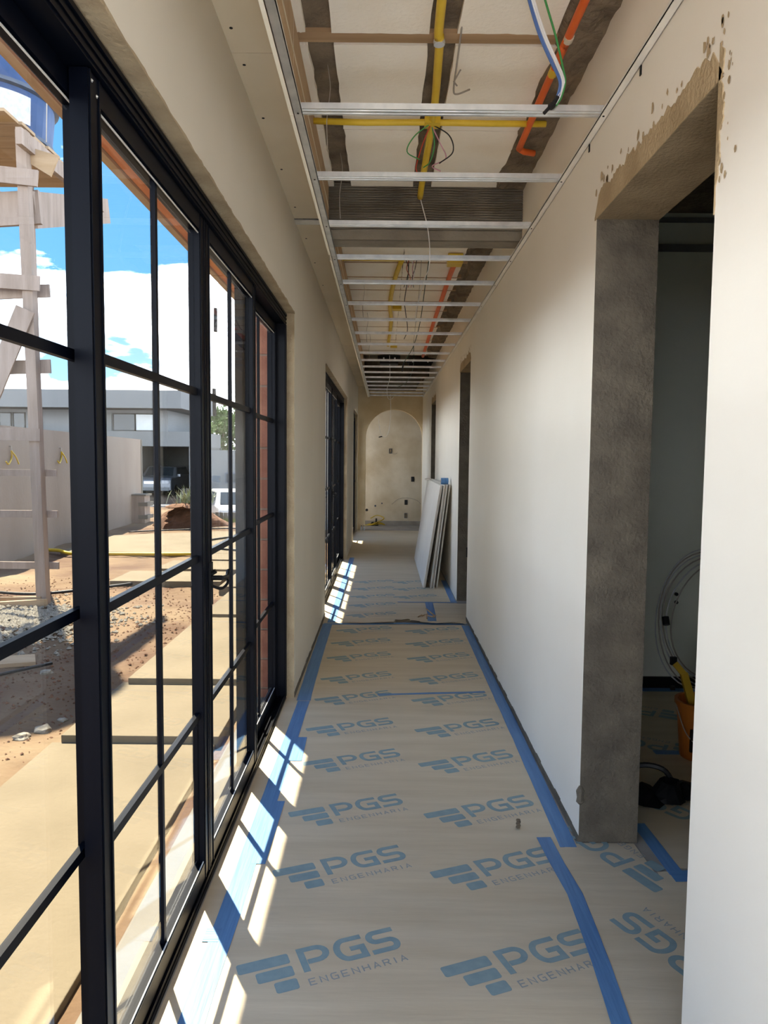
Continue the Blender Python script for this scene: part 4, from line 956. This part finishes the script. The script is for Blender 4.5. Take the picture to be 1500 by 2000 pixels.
o = MB().beam((-3.55, 5.35, gz(-3.3, 5.4)+0.02), (-2.75, 5.75, gz(-2.9, 5.7)+0.02), 0.25, 0.03).build('board_offcut', 'timber_fresh'); tag(o, 'pale board lying on the shaded soil', 'board')

# low block pillar, soil mound, plant
t = thing('block_pillar', 'short brown block pillar with pale bands near the wall end', 'pillar')
box('shaft', 'timber', t, -6.02, -5.68, 17.5, 17.9, -0.35, 0.54, bevel=0.01); box('cap', 'ledge', t, -6.05, -5.64, 17.47, 17.93, 0.54, 0.58)
for z in (0.30, 0.0): box('pale_band', 'ledge', t, -5.82, -5.60, 17.46, 17.92, z, z+0.09)
md = thing('soil_mound', 'dug mound of red soil with a hollow face', 'soil mound')
b = MB(); v = []; n, mrows = 40, 14
for j in range(mrows+1):
    for i in range(n):
        a = 2*PI*i/n; t_ = j/mrows; r = 0.80*math.cos(t_*PI/2)**0.7*(1+0.22*noise.noise((math.cos(a)*2, math.sin(a)*2, t_*2)))+0.01
        x = -4.42+r*1.05*math.cos(a); y = 16.75+r*0.8*math.sin(a)
        if math.sin(a) < -0.4 and 0.1 < t_ < 0.8 and abs(x+4.36) < 0.42: y += 0.16   # hollow dug into the front
        v.append((x, y+0.03*noise.noise((x*9, y*9, t_*9)), -0.25+t_*0.70+0.03*noise.noise((x*7, y*7, 1))))
b.add(v, [(j*n+i, j*n+(i+1) % n, (j+1)*n+(i+1) % n, (j+1)*n+i) for j in range(mrows) for i in range(n)])
b.build('heap', 'mound_soil', md)
b = MB().lathe([(0.05, 0), (0.36, 0.0), (0.46, 0.03), (0.34, 0.08), (0.05, 0.10)], (-4.42, 16.55, 0.34), 24)
b.v = [(x+0.10*noise.noise((x*7, y*7, 0)), y+0.08*noise.noise((x*7, y*7, 4)), z+0.05*noise.noise((x*6, y*6, 8))) for x, y, z in b.v]
b.build('turf_lip', 'mound_soil', md)
pl = thing('spiky_plant', 'spiky pale green plant growing on the soil mound', 'plant')
b = MB(); rng = random.Random(3)
for k in range(420):
    x, y = -4.28+rng.gauss(0, 0.15), 16.65+rng.gauss(0, 0.12); a = rng.uniform(0, 2*PI); L = rng.uniform(0.14, 0.60)*rng.uniform(0.6, 1); sp = rng.uniform(0.05, 0.9); w = rng.uniform(0.006, 0.014)
    z = 0.42; d = Vector((math.cos(a)*sp, math.sin(a)*sp, 1)).normalized(); s_ = Vector((-math.sin(a), math.cos(a), 0))*w
    p = Vector((x, y, z)); q = p+d*L*0.6; r_ = q+(d+Vector((math.cos(a)*0.3, math.sin(a)*0.3, -0.1))).normalized()*L*0.4
    b.add([p-s_*.6, p+s_*.6, q+s_, q-s_, r_], [(0, 1, 2, 3), (3, 2, 4)])
lv = b.build('leaves', 'leaf_pale', pl); tag(lv, kind='stuff')
MB().tube([(-4.35, 16.6, 0.38), (-4.33, 16.62, 0.62)], 0.015, 6).build('stem', 'bark', pl)

# neighbouring house
nh = thing('neighbour_house', 'flat roofed grey two-storey house across the street', 'house')
HY = 35.0
def hb(name, m, *a, parent=None): return box(name, m, parent or nh, *a)
hb('upper_wall', 'grey_render', -34, -10.2, HY, HY+4.6, 2.6, 3.75)
hb('roof_fascia', 'light_render', -34.5, -9.15, HY-1.6, HY+4.7, 3.62, 4.42)
hb('floor_band', 'light_render', -34, -8.75, HY-0.6, HY+4.6, 1.93, 2.62)
hb('lower_wall', 'light_render', -34, -11.95, HY-0.2, HY+4.6, -1.3, 1.93)
hb('garage_back', 'garage_dark', -11.95, -8.7, HY+4.4, HY+4.6, -1.3, 1.93)
hb('garage_side', 'garage_dark', -8.95, -8.75, HY-0.3, HY+4.4, -1.3, 1.93)
hb('garage_column', 'light_render', -9.1, -8.75, HY-0.5, HY-0.28, -1.3, 1.93)
hb('garage_floor', 'floor_concrete', -11.95, -8.75, HY-5, HY+4.4, -0.72, -0.52)
for (x0, x1, z0, z1, ml) in ((-12.75, -11.75, 2.68, 3.42, 'dark_glass'), (-11.72, -10.75, 2.68, 3.42, 'pale_glass'), (-18.1, -17.6, 2.68, 3.42, 'dark_glass'), (-17.45, -16.95, 2.68, 3.42, 'dark_glass'), (-16.35, -16.15, 2.68, 3.42, 'dark_glass')):
    w = empty('window'); w.parent = nh
    hb('frame', 'dark_fence', x0-0.05, x1+0.05, HY-0.04, HY+0.01, z0-0.05, z0, parent=w); hb('frame', 'dark_fence', x0-0.05, x1+0.05, HY-0.04, HY+0.01, z1, z1+0.05, parent=w)
    hb('frame', 'dark_fence', x0-0.05, x0, HY-0.04, HY+0.01, z0, z1, parent=w); hb('frame', 'dark_fence', x1, x1+0.05, HY-0.04, HY+0.01, z0, z1, parent=w)
    hb('pane', ml, x0, x1, HY-0.02, HY+0.0, z0, z1, parent=w)
hb('window_reveal', 'light_render', -13.05, -12.85, HY-0.05, HY, 2.65, 3.5)

def car(label, x, y, z, rot, paint, Lc=4.2, Wc=1.75, Hc=1.5):
    t = thing('car', label, 'car'); t.location = (x, y, z); t.rotation_euler = (0, 0, rot)
    prof = [(-2.1, 0.35), (-2.1, 0.85), (-1.95, 0.98), (-1.1, 1.02), (-0.55, 1.48), (1.2, 1.50), (1.75, 1.05), (2.05, 0.95), (2.1, 0.4)]
    def body(pf, w0, name, m, inset=0.0):
        b = MB(); n = len(pf); v = []
        for sx in (-1, 1):
            for (l, h) in pf:
                w = w0-0.16*max(0, (h-0.95)/0.5); v.append((sx*w, l, h))
        b.add(v, [tuple(range(n)), tuple(reversed(range(n, 2*n)))]+[(i, n+i, n+(i+1) % n, (i+1) % n) for i in range(n)])
        return b.build(name, m, t, bevel=0.05)
    body(prof, Wc/2, 'body', paint)
    b = MB()   # front and rear screens
    for (l0, h0, l1, h1) in ((-1.10, 1.04, -0.62, 1.43), (1.74, 1.07, 1.26, 1.45)):
        s_ = -0.012 if l0 < 0 else 0.012
        b.add([(-0.68, l0+s_, h0+0.01), (0.68, l0+s_, h0+0.01), (0.60, l1+s_, h1+0.015), (-0.60, l1+s_, h1+0.015), (-0.68, l0, h0-0.02), (0.68, l0, h0-0.02), (0.60, l1, h1-0.02), (-0.60, l1, h1-0.02)],
              [(0, 1, 2, 3), (0, 4, 5, 1), (1, 5, 6, 2), (2, 6, 7, 3), (3, 7, 4, 0)])
    b.build('windscreen', 'dark_glass', t)
    for sx in (-1, 1):
        w = sx*(Wc/2-0.06)
        MB().add([(w+sx*0.02, -0.85, 1.08), (w+sx*0.02, 1.45, 1.08), (w-sx*0.075, 1.1, 1.42), (w-sx*0.075, -0.5, 1.42)], [(0, 1, 2, 3)]).build('side_window', 'dark_glass', t)
        for l in (-1.3, 1.3): MB().tube([(sx*(Wc/2-0.2), l, 0.32), (sx*(Wc/2+0.01), l, 0.32)], 0.32, 16).build('wheel', 'tyre', t)
        MB().box(sx*0.62-0.16, sx*0.62+0.16, -2.13, -2.08, 0.70, 0.84).build('headlamp', 'label_white', t)
        MB().box(sx*(Wc/2)+sx*0.02-0.07, sx*(Wc/2)+sx*0.02+0.07, -0.8, -0.68, 1.0, 1.12).build('mirror', paint, t)
    MB().box(-0.78, 0.78, -2.14, -2.09, 0.36, 0.52).build('bumper', 'dark_fence' if paint == 'car_white' else 'light_render', t)
    MB().box(-0.40, 0.40, -2.13, -2.09, 0.68, 0.80).build('grille', 'galv', t)
    return t
car('grey car parked in the shaded garage of the house', -11.0, HY+2.2, -0.52, 0, 'car_grey')
car('white car parked in the street behind the low fence', -5.45, 27.0, -1.22, math.radians(20), 'car_white')
# low grey wall, fences, tree
o = box('street_wall', 'light_render', None, -7.45, 4.0, 31.5, 31.7, -1.6, 1.75); tag(o, 'plain grey wall across the street, under the tree', 'wall')
fn = thing('low_fence', 'low grey paling fence at the edge of the site', 'fence')
p0 = None
for i in range(26):
    x = -5.05+i*0.11
    if p0 is None: p0 = MB().box(-0.048, 0.048, -0.01, 0.01, 0, 0.36).build('pale', 'fence_grey', fn); q = p0
    else: q = link_copy(p0, fn)
    q.location = (x, 18.9, -0.30+0.012*noise.noise((i*3.1, 0, 0)))
box('fence_rail', 'fence_grey', fn, -5.1, -2.2, 18.912, 18.94, -0.08, -0.03)
fd = thing('dark_fence', 'dark upright paling fence in front of the street wall', 'fence')
p0 = None
for i in range(14):
    if p0 is None: p0 = MB().box(-0.07, 0.07, -0.015, 0.015, 0, 1.3).build('pale', 'dark_fence', fd); q = p0
    else: q = link_copy(p0, fd)
    q.location = (-8.3+i*0.17, 30.5, -1.15+0.04*noise.noise((i*2.3, 1, 0)))
box('fence_rail', 'dark_fence', fd, -8.4, -5.9, 30.52, 30.56, -0.2, -0.1)
t = thing('meter_box', 'dark blue box fixed on the street wall', 'box')
box('cabinet', 'tank_rim', t, -6.75, -6.15, 31.35, 31.5, 0.35, 0.80, bevel=0.02); box('door_panel', 'dark_glass', t, -6.70, -6.2, 31.33, 31.35, 0.40, 0.75)
tre = thing('tree', 'leafy green tree standing behind the street wall', 'tree')
MB().tube(curve([(-9.1, 42, -1.2), (-9.05, 42.0, 1.0), (-9.2, 42.1, 2.2), (-9.0, 42, 3.2)], 4), [0.22, 0.21, 0.2, 0.19, 0.18, 0.17, 0.16, 0.15, 0.14, 0.12, 0.1, 0.08, 0.06], 8).build('trunk', 'bark', tre)
for s_ in (-1, 1): MB().tube([(-9.15, 42, 1.6), (-9.15+s_*0.5, 42.2, 2.6), (-9.15+s_*0.9, 42, 3.2)], [0.1, 0.07, 0.03], 6).build('branch', 'bark', tre)
b = MB(); rng = random.Random(9)
cl = [(rng.gauss(-9.1, 0.75), 42+rng.gauss(0, 0.6), rng.gauss(2.9, 0.75), rng.uniform(0.4, 0.7)) for _ in range(26)]
for k in range(9500):
    cx_, cy_, cz_, cr_ = rng.choice(cl); d = Vector((rng.gauss(0, 1), rng.gauss(0, 1), rng.gauss(0, 1))).normalized()*cr_*rng.uniform(0.6, 1.0)
    p = Vector((cx_, cy_, cz_))+d; s_ = rng.uniform(0.05, 0.11); u_ = Vector((rng.gauss(0, 1), rng.gauss(0, 1), rng.gauss(0, 1))).normalized(); w_ = u_.cross(Vector((rng.gauss(0, 1), rng.gauss(0, 1), rng.gauss(0, 1)))).normalized()
    b.add([p-u_*s_, p+w_*s_*0.5, p+u_*s_, p-w_*s_*0.5], [(0, 1, 2, 3)])
tag(b.build('foliage', 'leaf', tre), kind='stuff')
b = MB(); rng = random.Random(21)
for k in range(1500):
    x, y = rng.uniform(-4.9, -3.2), rng.uniform(17.6, 18.8); a = rng.uniform(0, 2*PI); L = rng.uniform(0.04, 0.12); z = gz(x, y)
    s_ = 0.008; b.add([(x-s_, y, z-0.01), (x+s_, y, z-0.01), (x+0.05*math.cos(a), y+0.05*math.sin(a), z+L)], [(0, 1, 2)])
tag(b.build('grass_patch', 'grass'), 'thin strip of grass in front of the low fence', 'grass', kind='stuff')
